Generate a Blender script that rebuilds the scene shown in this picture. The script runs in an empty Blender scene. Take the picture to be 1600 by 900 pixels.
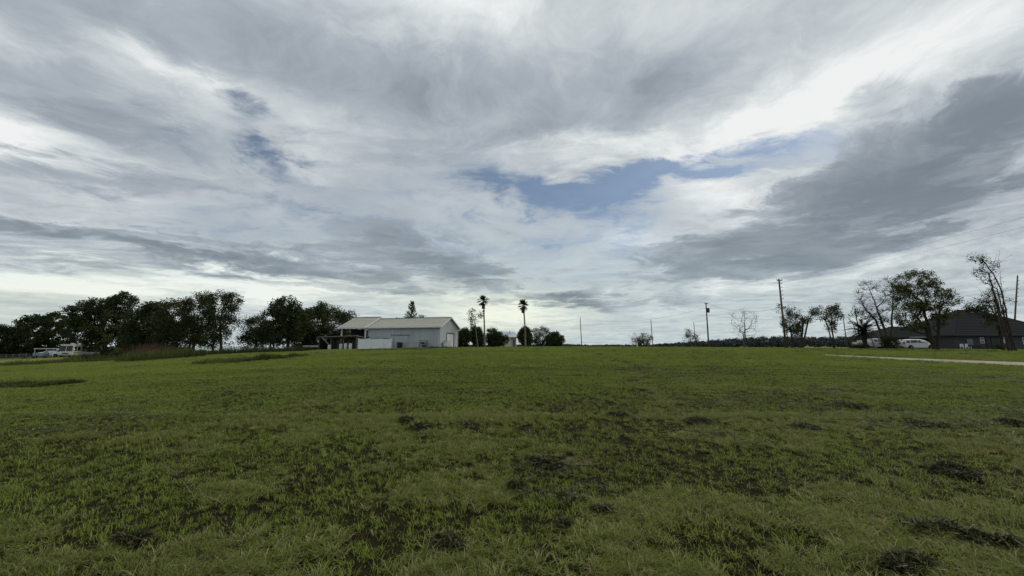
import bpy, math, random
import numpy as np
from mathutils import Vector, Matrix

# ------------------------------------------------------------------ camera
scene = bpy.context.scene
COL = scene.collection
PITCH = math.atan(91 / 600.0)
FPX = 600.0
EYE = 1.6
cam_d = bpy.data.cameras.new("camera")
cam_d.sensor_width = 36.0
cam_d.lens = 36.0 * FPX / 1600.0
cam_d.clip_start = 0.05
cam_d.clip_end = 20000
cam = bpy.data.objects.new("camera", cam_d)
COL.objects.link(cam)
cam.location = (0, 0, EYE)
cam.rotation_euler = (math.radians(90) + PITCH, 0, 0)
scene.camera = cam
SP, CP = math.sin(PITCH), math.cos(PITCH)

def ray(px, py):
    """photo pixel -> (x/y, z/y) slopes of the sight line"""
    dx, up = px - 800.0, 450.0 - py
    fwd = FPX * CP - up * SP
    return dx / fwd, (FPX * SP + up * CP) / fwd

# ------------------------------------------------------------------ colour management
scene.view_settings.view_transform = 'Standard'
scene.view_settings.look = 'None'
scene.view_settings.exposure = 0.0
scene.view_settings.gamma = 1.0
scene.view_settings.use_curve_mapping = False

# ------------------------------------------------------------------ world: sky seen through broken cloud
SUN_EL, SUN_AZ = math.radians(38), math.radians(62)      # azimuth from +Y, clockwise positive
world = bpy.data.worlds.new("World")
scene.world = world
world.use_nodes = True
wt = world.node_tree
wt.nodes.clear()

class G:
    """small helper that writes node expressions"""
    def __init__(s, tree): s.t = tree
    def n(s, typ, **kw):
        nd = s.t.nodes.new(typ)
        for k, v in kw.items(): setattr(nd, k, v)
        return nd
    def put(s, sock, v):
        if v is None: return
        if isinstance(v, bpy.types.NodeSocket): s.t.links.new(v, sock)
        else:
            if hasattr(sock.default_value, '__len__') and not hasattr(v, '__len__'): v = (v,) * len(sock.default_value)
            sock.default_value = v
    def m(s, op, a, b=None, c=None, clamp=False):
        nd = s.n('ShaderNodeMath', operation=op, use_clamp=clamp)
        for i, v in enumerate((a, b, c)): s.put(nd.inputs[i], v)
        return nd.outputs[0]
    def v(s, op, a, b=None, scale=None):
        nd = s.n('ShaderNodeVectorMath', operation=op)
        s.put(nd.inputs[0], a); s.put(nd.inputs[1], b)
        if scale is not None: s.put(nd.inputs['Scale'], scale)
        return nd.outputs['Value' if op in ('LENGTH', 'DOT_PRODUCT', 'DISTANCE') else 'Vector']
    def xyz(s, x, y, z=0.0):
        nd = s.n('ShaderNodeCombineXYZ')
        for i, v in enumerate((x, y, z)): s.put(nd.inputs[i], v)
        return nd.outputs[0]
    def noise(s, vec, scale, detail=6, rough=0.55, dist=0.0, out=0):
        nd = s.n('ShaderNodeTexNoise')
        s.put(nd.inputs['Vector'], vec)
        nd.inputs['Scale'].default_value = scale; nd.inputs['Detail'].default_value = detail
        nd.inputs['Roughness'].default_value = rough; nd.inputs['Distortion'].default_value = dist
        return nd.outputs[out]
    def rng(s, v, a, b, c=0.0, d=1.0, smooth=True):
        nd = s.n('ShaderNodeMapRange', interpolation_type='SMOOTHSTEP' if smooth else 'LINEAR')
        s.put(nd.inputs[0], v)
        for i, q in enumerate((a, b, c, d)): s.put(nd.inputs[i + 1], q)
        return nd.outputs[0]
    def mix(s, f, a, b, kind='RGBA', blend='MIX'):
        nd = s.n('ShaderNodeMix', data_type=kind)
        if kind == 'RGBA': nd.blend_type = blend
        o = {'RGBA': 2, 'FLOAT': 0}[kind]
        k = {'RGBA': (6, 7), 'FLOAT': (2, 3)}[kind]
        s.put(nd.inputs[0], f)
        s.put(nd.inputs[k[0]], a); s.put(nd.inputs[k[1]], b)
        return nd.outputs[o]
    def ramp(s, f, stops):
        nd = s.n('ShaderNodeValToRGB')
        cr = nd.color_ramp
        while len(cr.elements) < len(stops): cr.elements.new(0.5)
        for e, (p, c) in zip(cr.elements, stops):
            e.position = p; e.color = (*c, 1.0)
        s.put(nd.inputs[0], f)
        return nd.outputs[0]

def build_world():
    g = G(wt)
    tc = g.n('ShaderNodeTexCoord')
    sep = g.n('ShaderNodeSeparateXYZ'); g.put(sep.inputs[0], tc.outputs['Generated'])
    X, Y, Z = sep.outputs
    ay = g.m('MAXIMUM', g.m('ABSOLUTE', Y), 0.05)
    a = g.m('DIVIDE', X, ay); e = g.m('DIVIDE', Z, ay)
    pz = g.m('ADD', g.m('MAXIMUM', Z, 0.0), 0.085)
    u = g.m('DIVIDE', X, pz); vv = g.m('DIVIDE', g.m('MULTIPLY', Y, 0.75), pz)
    plane0 = g.xyz(u, vv)
    plane1 = g.xyz(u, g.m('MULTIPLY', vv, 1.45))
    # domain warp of the cloud deck
    w0 = g.v('SUBTRACT', g.noise(plane1, 0.7, 4, 0.55, out=1), (0.5, 0.5, 0.5))
    plane = g.v('ADD', plane0, g.v('SCALE', w0, scale=0.9))
    planef = g.v('ADD', plane1, g.v('SCALE', w0, scale=1.1))
    n_big = g.noise(g.v('ADD', plane, (7.3, 2.1, 0)), 0.55, 3, 0.5)
    n_mid = g.noise(plane, 1.3, 9, 0.60)
    n_fin = g.noise(g.v('ADD', planef, (3.1, 9.7, 0)), 2.4, 10, 0.64)
    # second warp for the shapes laid into the sky
    w1 = g.v('SUBTRACT', g.noise(planef, 1.1, 9, 0.66, out=1), (0.5, 0.5, 0.5))
    ae0 = g.xyz(a, e)
    amp = g.rng(e, 0.0, 0.5, 0.12, 0.50)
    wv = g.v('MULTIPLY', g.v('SCALE', w1, scale=amp), (1.3, 0.75, 0.0))
    ae = g.v('ADD', ae0, wv)
    last = [None]
    def blob(px, py, rx, ry, deg, w, soft=0.9):
        ca, ce = ray(px, py)
        f = 1 / 607.0 if py > 300 else 1 / 560.0
        mp = g.n('ShaderNodeMapping', vector_type='TEXTURE')
        src = ae
        if last[0] is not None:
            # a vanishing share of the previous mask: it only makes the renderer evaluate the masks one after another
            nd = g.n('ShaderNodeVectorMath', operation='MULTIPLY_ADD')
            g.put(nd.inputs[0], last[0]); g.put(nd.inputs[1], 1e-7); g.put(nd.inputs[2], ae); src = nd.outputs[0]
        g.put(mp.inputs[0], src)
        mp.inputs['Location'].default_value = (ca, ce, 0)
        mp.inputs['Rotation'].default_value = (0, 0, math.radians(deg))
        mp.inputs['Scale'].default_value = (rx * f, ry * f, 1)
        last[0] = g.rng(g.v('LENGTH', mp.outputs[0]), 1 + soft * .6, max(0.0, 1 - soft), 0.0, w)
        return last[0]
    def total(lst):
        t = None
        for b in lst:
            o = blob(*b)
            t = o if t is None else g.m('ADD', t, o)
            last[0] = t
        return t
    # thickness: positive darkens, negative brightens  (px, py, rx, ry, tilt, weight, softness)
    T = total([
        # big dark bank on the right
        (1490, 235, 270, 92, 20, .20, .45), (1340, 330, 290, 70, 16, .19, .45), (1575, 160, 170, 60, 24, .18, .45),
        (1200, 385, 190, 44, 13, .10, .7), (1560, 310, 240, 80, 10, .14, .6), (1380, 160, 90, 26, 12, .16, .5), 
        # streaks at lower left
        (150, 375, 260, 22, -7, .26, .8), (420, 415, 240, 20, -9, .26, .8), (60, 345, 130, 13, -8, .26, .8),
        (80, 398, 170, 11, -7, .20, .8), (480, 372, 130, 24, -6, .12, .9), (675, 395, 90, 30, -24, .26, .8),
        (110, 270, 170, 18, -6, .25, .9), (720, 432, 60, 14, 0, .25, .9), (60, 255, 90, 10, -10, .2, .9),
        # small lenses near the horizon
        (868, 467, 66, 11, -4, .50, .8), (930, 480, 40, 6, -12, .3, .9), (1070, 468, 40, 9, 0, .2, .9), (620, 452, 120, 6, -2, .2, .9),
        # grey deck of the upper middle and left
        (640, 170, 330, 120, -14, .20, 1.0), (330, 60, 420, 70, -14, .20, 1.0), (60, 130, 200, 45, -28, .26, .9),
        (980, 130, 260, 60, 18, .16, 1.0), (200, 215, 200, 28, -16, .2, .9), (1400, 470, 300, 40, 0, .08, 1.0),
        # brighter openings
        (1450, 60, 330, 62, 22, -.21, 1.0), (1210, 185, 210, 40, 20, -.15, 1.0), (1100, 230, 200, 26, 20, -.2, .9),
        (30, 225, 190, 45, -8, -.22, .9), (240, 115, 190, 22, -32, -.26, .9), (890, 230, 190, 28, 10, -.26, .9),
        (640, 15, 120, 60, 0, -.16, 1.0), (780, 40, 180, 50, 0, -.14, 1.0), (120, 440, 420, 26, -3, -.30, .8), (500, 445, 220, 20, -4, -.14, .9),
        (785, 488, 120, 28, 0, -.34, 1.0), (1000, 370, 90, 26, 0, -.16, .9), (1120, 300, 130, 34, 15, -.14, .9),
        (300, 375, 200, 10, -6, -.22, .9), (760, 180, 120, 30, 20, -.14, 1.0), (1150, 445, 90, 12, 4, -.16, .9), (1250, 440, 260, 12, 9, -.12, .9),
    ])
    # clear gaps that show the blue
    B = total([
        (780, 290, 150, 34, -6, .62, 1.0), (880, 305, 170, 34, 2, .55, 1.0), (1140, 244, 200, 26, 11, .95, 1.0), (1010, 268, 160, 26, 13, .6, 1.0),
        (390, 228, 100, 22, -22, 1.0, 1.0), (345, 178, 66, 16, -20, .75, 1.0), (270, 222, 100, 14, -12, .6, 1.0), (320, 345, 190, 26, 0, .42, 1.0),
        (440, 305, 200, 36, -4, .36, 1.0), (620, 345, 190, 34, -4, .34, 1.0), (850, 400, 190, 56, 6, .48, 1.0), (745, 245, 75, 24, 0, .5, 1.0),
        (1000, 335, 150, 40, 0, .36, 1.0), (680, 480, 260, 22, 0, .24, 1.0), (1000, 500, 260, 22, 0, .26, 1.0),
        (1240, 505, 300, 26, 0, .20, 1.0), (60, 500, 200, 20, 0, .14, 1.0), (560, 285, 150, 24, -6, .26, 1.0), (900, 350, 420, 110, 0, .20, 1.0), (350, 300, 420, 90, -4, .16, 1.0),
    ])
    tex = g.m('ADD', g.m('MULTIPLY', g.m('SUBTRACT', n_mid, 0.5), 0.52), g.m('MULTIPLY', g.m('SUBTRACT', n_fin, 0.5), 0.68))
    D = total([
        (200, 378, 420, 40, -8, .9, .7), (500, 400, 330, 44, -8, .8, .8), (690, 400, 150, 50, -20, .8, .7), (60, 345, 200, 20, -8, .6, .8),
        (1470, 245, 330, 110, 20, 1., .5), (1300, 335, 330, 80, 16, 1.05, .5), (1120, 395, 200, 46, 12, .42, .7), (1600, 150, 160, 60, 24, .6, .5),
        (300, 130, 520, 120, -18, .45, 1.0), (700, 130, 420, 120, 0, .26, 1.0), (150, 270, 300, 30, -8, .5, .9), (870, 470, 130, 20, -3, .7, .8),
        (1050, 130, 300, 80, 18, .35, 1.0), (1000, 380, 200, 50, 0, .35, 1.0), (500, 330, 400, 40, -4, .35, 1.0), (1080, 468, 300, 16, 0, .4, .9), (1500, 400, 300, 24, 12, .45, .8),
    ])
    n_scr = g.noise(g.v('ADD', planef, (11.3, 4.2, 0)), 1.7, 11, 0.62)
    scr = g.rng(g.m('ADD', n_scr, g.m('MULTIPLY', g.m('SUBTRACT', g.m('MINIMUM', D, 1.2), 0.75), 0.20)), 0.44, 0.58)
    scr = g.m('MULTIPLY', scr, g.m('MULTIPLY', g.m('MINIMUM', D, 1.0), 0.30))
    tex = g.m('ADD', tex, g.m('MULTIPLY', scr, 1.0))
    tex = g.m('MULTIPLY', tex, g.rng(e, 0.0, 0.30, 0.7, 1.0))
    n_lay = g.noise(g.v('MULTIPLY', g.v('ADD', planef, (5.0, 1.0, 0)), (1.0, 1.2, 1.0)), 3.4, 9, 0.70)
    tex = g.m('ADD', tex, g.m('MULTIPLY', g.m('SUBTRACT', n_lay, 0.5), 0.50))
    tex = g.m('ADD', tex, g.m('MULTIPLY', g.m('SUBTRACT', n_big, 0.5), 0.30))
    thick = g.m('MAXIMUM', g.m('ADD', g.m('ADD', T, 0.28), tex), 0.0)
    cloud = g.ramp(g.m('DIVIDE', thick, 1.5), [(0.0, (.86, .885, .88)), (0.13, (.63, .672, .69)), (0.30, (.41, .457, .505)), (0.47, (.290, .332, .376)), (0.66, (.212, .250, .292)), (1.0, (.165, .197, .232))])
    # warm tint low over the middle and left, cooler near the horizon
    warm = g.m('ADD', blob(785, 490, 150, 46, 0, .9, 1.0), g.m('ADD', blob(80, 470, 330, 60, 0, .55, 1.0), blob(560, 455, 160, 30, 0, .4, 1.0)), clamp=True)
    cloud = g.mix(warm, cloud, g.mix(1.0, cloud, (1.10, 1.06, .90, 1), blend='MULTIPLY'))
    low = g.rng(e, 0.42, 0.05, 0.0, 0.8)
    cloud = g.mix(low, cloud, g.mix(1.0, cloud, (.96, 1.02, 1.0, 1), blend='MULTIPLY'))
    wisp = g.m('ADD', g.m('MULTIPLY', g.m('SUBTRACT', 0.5, n_fin), 2.0), g.m('MULTIPLY', g.m('SUBTRACT', 0.5, n_lay), 1.3))
    gap = g.m('ADD', B, g.m('MULTIPLY', wisp, g.m('ADD', g.m('MULTIPLY', B, 1.5), 0.15)))
    gap = g.m('SUBTRACT', gap, g.m('MULTIPLY', g.m('MAXIMUM', g.m('SUBTRACT', thick, 0.50), 0.0), 0.9))
    gap = g.rng(gap, 0.08, 1.35, 0.0, 0.86)
    sky = g.n('ShaderNodeTexSky', sky_type='NISHITA')
    sky.sun_disc = False
    sky.sun_elevation = SUN_EL; sky.sun_rotation = SUN_AZ
    sky.air_density = 1.0; sky.dust_density = 0.6; sky.ozone_density = 2.0
    STR = 0.10
    cl = g.v('SCALE', cloud, scale=1.0 / STR)
    col = g.mix(gap, cl, g.mix(1.0, sky.outputs[0], (.66, .72, .74, 1), blend='MULTIPLY'))
    # below the horizon: dull far land
    col = g.mix(g.rng(Z, -0.02, 0.0, 1.0, 0.0), col, (1.2, 1.4, 1.1, 1))
    bg = g.n('ShaderNodeBackground'); g.put(bg.inputs[0], col); bg.inputs[1].default_value = STR
    out = g.n('ShaderNodeOutputWorld'); wt.links.new(bg.outputs[0], out.inputs[0])
build_world()
world.cycles.sampling_method = 'MANUAL'
world.cycles.sample_map_resolution = 512

sun_d = bpy.data.lights.new("sun", 'SUN')
sun_d.energy = 1.4
sun_d.angle = math.radians(30)
sun_d.color = (1.0, 0.93, 0.82)
sun = bpy.data.objects.new("sun", sun_d)
COL.objects.link(sun)
sd = Vector((math.sin(SUN_AZ) * math.cos(SUN_EL), math.cos(SUN_AZ) * math.cos(SUN_EL), math.sin(SUN_EL)))
sun.rotation_euler = sd.to_track_quat('Z', 'Y').to_euler()

# ------------------------------------------------------------------ helpers
def sstep(t): t = np.clip(t, 0, 1); return t * t * (3 - 2 * t)

_PX = np.array([-400, 0, 100, 180, 300, 400, 520, 720, 900, 1100, 1300, 1600, 2100.])
_RW = np.array([580, 572, 566, 563, 556, 551, 547, 543.3, 542.0, 543, 545, 547, 549.])
_U = (_PX - 800) / 607.0
_H = 1.6 - (_RW - 541) * 65 / 607.0

def gz(x, y):
    """terrain height: the field climbs gently to a crest about 65 m off, then the land falls away"""
    x = np.asarray(x, float); y = np.asarray(y, float)
    u = x / np.maximum(np.abs(y), 12.0)
    h = np.interp(u, _U, _H)
    z = h * sstep((y - 2) / 64.0)
    far = sstep((y - 108) / 110.0)
    left = sstep((-u - 0.30) / 0.12); right = sstep((u - 0.30) / 0.35)
    zf = -2.2 * (1 - left - right) + left * -9.0 + right * (0.35 + sstep((y - 380) / 500) * 5.0)
    z = z * (1 - far) + zf * far
    z = z + 0.02 * np.sin(x * 0.9 + 1.3 * np.sin(y * 0.5)) * np.sin(y * 0.7 + 0.8 * np.sin(x * .6)) * sstep((y + 5) / 10) * (1 - far)
    return z

def gnd(x, y): return float(gz(x, y))

def P(px, py, Y):
    a, e = ray(px, py)
    return np.array([a * Y, Y, EYE + e * Y])

def hit(px, py):
    """where the sight line through a photo pixel meets the ground"""
    a, e = ray(px, py)
    Y = np.arange(1.5, 110, 0.05)
    d = EYE + e * Y - gz(a * Y, Y)
    k = np.argmax(d <= 0)
    if d[k] > 0: k = len(Y) - 1
    return float(a * Y[k]), float(Y[k])

def tag(o, label=None, cat=None, group=None, kind=None):
    if label: o['label'] = label
    if cat: o['category'] = cat
    if group: o['group'] = group
    if kind: o['kind'] = kind
    return o

def empty(name, loc, rz=0.0):
    o = bpy.data.objects.new(name, None)
    o.empty_display_size = 0.2
    o.location = loc; o.rotation_euler = (0, 0, rz)
    COL.objects.link(o)
    return o

def mesh_obj(name, V, F, mat, parent=None, smooth=False, tone=None, link=True):
    me = bpy.data.meshes.new(name)
    V = np.asarray(V, np.float32).reshape(-1, 3)
    if isinstance(F, np.ndarray):
        n, k = F.shape
        me.vertices.add(len(V)); me.vertices.foreach_set('co', V.ravel())
        me.loops.add(n * k); me.loops.foreach_set('vertex_index', F.astype(np.int32).ravel())
        me.polygons.add(n)
        me.polygons.foreach_set('loop_start', np.arange(0, n * k, k, dtype=np.int32))
        me.polygons.foreach_set('loop_total', np.full(n, k, dtype=np.int32))
        me.update(calc_edges=True)
    else:
        me.from_pydata([tuple(v) for v in V], [], F); me.update()
    if tone is not None:
        at = me.attributes.new('tone', 'FLOAT', 'POINT'); at.data.foreach_set('value', np.asarray(tone, np.float32))
    if smooth: me.polygons.foreach_set('use_smooth', np.ones(len(me.polygons), bool))
    if mat: me.materials.append(mat)
    o = bpy.data.objects.new(name, me)
    if link: COL.objects.link(o)
    if parent is not None: o.parent = parent
    return o

class MB:
    """collects simple solids, builds them as one mesh object"""
    def __init__(s): s.V = []; s.F = []
    def add(s, V, F):
        k = len(s.V); s.V += [tuple(map(float, v)) for v in V]; s.F += [tuple(i + k for i in f) for f in F]; return s
    def box(s, x0, x1, y0, y1, z0, z1):
        return s.add([(x0, y0, z0), (x1, y0, z0), (x1, y1, z0), (x0, y1, z0), (x0, y0, z1), (x1, y0, z1), (x1, y1, z1), (x0, y1, z1)],
                     [(0, 3, 2, 1), (4, 5, 6, 7), (0, 1, 5, 4), (1, 2, 6, 5), (2, 3, 7, 6), (3, 0, 4, 7)])
    def bar(s, a, b, w, h=None):
        a = Vector(a); b = Vector(b); h = h or w
        d = (b - a).normalized()
        up = Vector((0, 0, 1)) if abs(d.z) < .95 else Vector((0, 1, 0))
        sx = d.cross(up).normalized() * w / 2; sy = sx.cross(d).normalized() * h / 2
        V = [p + i * sx + j * sy for p in (a, b) for i, j in ((-1, -1), (1, -1), (1, 1), (-1, 1))]
        return s.add(V, [(0, 1, 2, 3), (7, 6, 5, 4), (0, 4, 5, 1), (1, 5, 6, 2), (2, 6, 7, 3), (3, 7, 4, 0)])
    def tube(s, pts, rad, n=8, cap=True):
        pts = [Vector(p) for p in pts]
        rad = rad if hasattr(rad, '__len__') else [rad] * len(pts)
        k0 = len(s.V); ref = None
        for i, p in enumerate(pts):
            d = (pts[min(i + 1, len(pts) - 1)] - pts[max(i - 1, 0)]).normalized()
            if ref is None: ref = Vector((1, 0, 0)) if abs(d.x) < .9 else Vector((0, 1, 0))
            a = (ref - d * ref.dot(d)).normalized(); b = d.cross(a); ref = a
            for j in range(n):
                t = 2 * math.pi * j / n
                s.V.append(tuple(p + (a * math.cos(t) + b * math.sin(t)) * rad[i]))
        for i in range(len(pts) - 1):
            for j in range(n):
                s.F.append((k0 + i * n + j, k0 + i * n + (j + 1) % n, k0 + (i + 1) * n + (j + 1) % n, k0 + (i + 1) * n + j))
        if cap:
            s.F.append(tuple(k0 + j for j in reversed(range(n)))); s.F.append(tuple(k0 + (len(pts) - 1) * n + j for j in range(n)))
        return s
    def prism(s, prof, y0, y1, axis='y'):
        """profile of (x,z) points pushed from y0 to y1"""
        n = len(prof)
        V = [(x, y0, z) for x, z in prof] + [(x, y1, z) for x, z in prof]
        if axis == 'x': V = [(y, x, z) for x, y, z in V]
        F = [tuple(range(n)), tuple(reversed(range(n, 2 * n)))] + [(i, i + n, (i + 1) % n + n, (i + 1) % n) for i in range(n)]
        return s.add(V, F)
    def build(s, name, mat, parent=None, smooth=False, bevel=0.0):
        o = mesh_obj(name, s.V, s.F, mat, parent, smooth)
        if bevel:
            m = o.modifiers.new('bevel', 'BEVEL'); m.width = bevel; m.segments = 2; m.limit_method = 'ANGLE'
        return o

# ------------------------------------------------------------------ materials
def new_mat(name):
    m = bpy.data.materials.new(name); m.use_nodes = True
    t = m.node_tree
    b = t.nodes['Principled BSDF']
    return m, G(t), b

def plain(name, col, rough=0.7, metal=0.0, var=0.18, scale=3.0, bump=0.0, bscale=30, spec=0.3, stretch=(1, 1, 1), dirt=None):
    m, g, b = new_mat(name)
    geo = g.n('ShaderNodeTexCoord').outputs['Object']
    p = g.v('MULTIPLY', geo, stretch)
    n = g.noise(p, scale, 6, .6)
    f = g.rng(n, .3, .7, 1 - var, 1 + var)
    c = g.mix(1.0, (*col, 1), g.xyz(f, f, f), blend='MULTIPLY')
    if dirt:
        c = g.mix(g.rng(g.noise(p, scale * .6, 8, .7), .5, .75, 0, dirt[1]), c, (*dirt[0], 1))
    g.put(b.inputs['Base Color'], c)
    b.inputs['Roughness'].default_value = rough; b.inputs['Metallic'].default_value = metal
    b.inputs['Specular IOR Level'].default_value = spec
    if bump:
        bn = g.n('ShaderNodeBump'); bn.inputs['Strength'].default_value = bump; bn.inputs['Distance'].default_value = .02
        g.put(bn.inputs['Height'], g.noise(p, bscale, 5, .6)); g.put(b.inputs['Normal'], bn.outputs[0])
    return m

def leafmat(name, dark, light, trans=.25, pale=None):
    m, g, b = new_mat(name)
    at = g.n('ShaderNodeAttribute', attribute_name='tone').outputs['Fac']
    pos = g.n('ShaderNodeNewGeometry').outputs['Position']
    n = g.noise(pos, .45, 4, .6)
    f = g.m('ADD', g.m('MULTIPLY', at, .65), g.m('MULTIPLY', g.rng(n, .3, .7), .35), clamp=True)
    c = g.mix(f, (*dark, 1), (*light, 1))
    if pale: c = g.mix(g.rng(at, .90, .93, 0, 1), c, (*pale, 1))
    g.put(b.inputs['Base Color'], c)
    b.inputs['Roughness'].default_value = .6; b.inputs['Specular IOR Level'].default_value = .2
    tr = g.n('ShaderNodeBsdfTranslucent'); g.put(tr.inputs[0], c)
    mx = g.n('ShaderNodeMixShader'); mx.inputs[0].default_value = trans
    m.node_tree.links.new(b.outputs[0], mx.inputs[1]); m.node_tree.links.new(tr.outputs[0], mx.inputs[2])
    out = [x for x in m.node_tree.nodes if x.type == 'OUTPUT_MATERIAL'][0]
    m.node_tree.links.new(mx.outputs[0], out.inputs[0])
    return m

M = {}
M['oak'] = leafmat('oak_leaves', (.018, .030, .010), (.058, .080, .024), .15)
M['oak2'] = leafmat('olive_leaves', (.022, .034, .010), (.078, .088, .024), .2)
M['green'] = leafmat('bright_leaves', (.030, .045, .012), (.105, .115, .025), .3, pale=(.20, .14, .03))
M['shrub'] = leafmat('shrub_leaves', (.020, .036, .010), (.05, .07, .018), .15)
M['far'] = leafmat('hazed_far_leaves', (.018, .029, .030), (.040, .056, .052), .05)  # bluish haze of distance put into the leaf colour
M['palm'] = leafmat('palm_leaves', (.014, .024, .010), (.045, .06, .02), .12)
M['deadpalm'] = plain('dry_palm_fronds', (.09, .065, .035), .9)
M['weed'] = leafmat('weed_leaves', (.04, .06, .015), (.12, .15, .035), .3, pale=(.16, .14, .06))
M['weedred'] = leafmat('reddish_weeds', (.10, .065, .045), (.24, .13, .10), .3)
M['bark'] = plain('dark_bark', (.055, .045, .036), .95, bump=.8, var=.4, scale=4, spec=.1)
M['greybark'] = plain('grey_bark', (.16, .14, .12), .95, bump=.8, var=.35, scale=4, spec=.1)
M['deadbark'] = plain('weathered_bark', (.085, .075, .066), .95, bump=.6, var=.35, scale=5, spec=.1)
M['pole'] = plain('weathered_pole_wood', (.105, .088, .07), .9, var=.3, scale=2, bump=.5, stretch=(6, 6, .5), spec=.1)
M['metalwall'] = plain('pale_metal_siding', (.42, .45, .475), .55, var=.07, scale=.8, stretch=(1, 1, .3), dirt=((.30, .30, .28), .35))
M['metalroof'] = plain('tan_white_metal_roof', (.36, .355, .295), .5, var=.10, scale=.7, stretch=(.6, 2.2, 1), dirt=((.25, .235, .19), .5))
M['trimwhite'] = plain('white_trim', (.62, .64, .64), .5, var=.06)
M['vinyl'] = plain('white_vinyl', (.78, .80, .81), .4, var=.05, scale=1.2, dirt=((.5, .52, .48), .4))
M['darkin'] = plain('shaded_dark_timber', (.035, .03, .026), .9, var=.3)  # timber colour with the shade inside bay and shed put into it
M['blacksteel'] = plain('black_steel', (.025, .026, .028), .5)
M['greysteel'] = plain('grey_steel', (.16, .17, .18), .5, var=.2)
M['whitepaint'] = plain('white_paint', (.74, .76, .78), .3, var=.04, spec=.5)
M['cream'] = plain('cream_paint', (.55, .54, .47), .4, var=.06, spec=.5)
M['glass'] = plain('dark_glass', (.012, .014, .016), .08, var=.0, spec=.6)
M['rubber'] = plain('tyre_rubber', (.018, .018, .018), .9)
M['red'] = plain('red_lens', (.25, .01, .01), .25)
M['shingle'] = plain('charcoal_shingles', (.014, .0155, .018), .95, spec=.08, var=.25, scale=9, bump=.6, bscale=18)
M['housewall'] = plain('grey_house_siding', (.060, .064, .070), .8, var=.08, scale=1)
M['housetrim'] = plain('pale_fascia', (.34, .35, .36), .6)
M['sand'] = plain('pale_sand', (.33, .30, .22), .95, var=.22, scale=1.1, bump=.8, bscale=9, dirt=((.16, .16, .08), .8), spec=.1)
M['soil'] = plain('dry_soil', (.10, .085, .045), .95, var=.3, scale=5, bump=.8, spec=.05)
M['tarp'] = plain('blue_grey_tarp', (.20, .25, .30), .7, var=.2)
M['wood'] = plain('grey_board', (.15, .13, .11), .9, var=.3, stretch=(1, 1, 6))
M['wire'] = plain('cable', (.03, .03, .03), .6)
M['bluetin'] = plain('pale_blue_tin_roof', (.44, .50, .55), .45, var=.1, scale=.8)
M['rust'] = plain('rusty_sheet', (.06, .035, .028), .85, var=.5, scale=3)

def grass_material(name, kind):
    m, g, b = new_mat(name)
    at = g.n('ShaderNodeAttribute', attribute_name='tone').outputs['Fac']
    pos = g.n('ShaderNodeNewGeometry').outputs['Position']
    p2 = g.v('MULTIPLY', pos, (1.0, .55, 0))
    big = g.rng(g.noise(g.v('MULTIPLY', pos, (.045, .20, 0)), 1.0, 6, .65), .34, .66)
    med = g.rng(g.noise(p2, .9, 5, .6), .3, .7)
    green = g.mix(big, (.235, .318, .056, 1), (.345, .412, .078, 1))
    green = g.mix(g.m('MULTIPLY', med, .45), green, (.20, .26, .046, 1))
    straw = (.36, .33, .16, 1)
    old = (.050, .040, .016, 1)  # dead thatch colour with the gap shade of the foreground put into it
    if kind == 'dead':
        green = g.mix(.45, green, (.110, .105, .045, 1))
    c = g.mix(g.rng(at, .0, 1., .0, .5, smooth=False), green, (.130, .165, .03, 1))
    c = g.mix(g.rng(at, .86, .88), c, straw)
    c = g.mix(g.m('MULTIPLY', g.rng(at, .80, .81), g.rng(at, .86, .85)), c, old)
    # browner, worn ground in patches
    worn = g.rng(g.noise(g.v('MULTIPLY', pos, (.22, .5, 0)), 1.0, 6, .68), .54, .72, 0, .42)
    c = g.mix(worn, c, (.175, .150, .055, 1))
    g.put(b.inputs['Base Color'], c)
    b.inputs['Roughness'].default_value = .75; b.inputs['Specular IOR Level'].default_value = .10
    tr = g.n('ShaderNodeBsdfTranslucent'); g.put(tr.inputs[0], c)
    mx = g.n('ShaderNodeMixShader'); mx.inputs[0].default_value = .35
    m.node_tree.links.new(b.outputs[0], mx.inputs[1]); m.node_tree.links.new(tr.outputs[0], mx.inputs[2])
    out = [x for x in m.node_tree.nodes if x.type == 'OUTPUT_MATERIAL'][0]
    m.node_tree.links.new(mx.outputs[0], out.inputs[0])
    return m
M['grass'] = grass_material('mown_grass', 'green')
M['hay'] = grass_material('cut_grass', 'dead')
M['clump'] = leafmat('wet_clippings', (.022, .022, .010), (.115, .120, .045), .15, pale=(.26, .24, .14))

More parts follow.
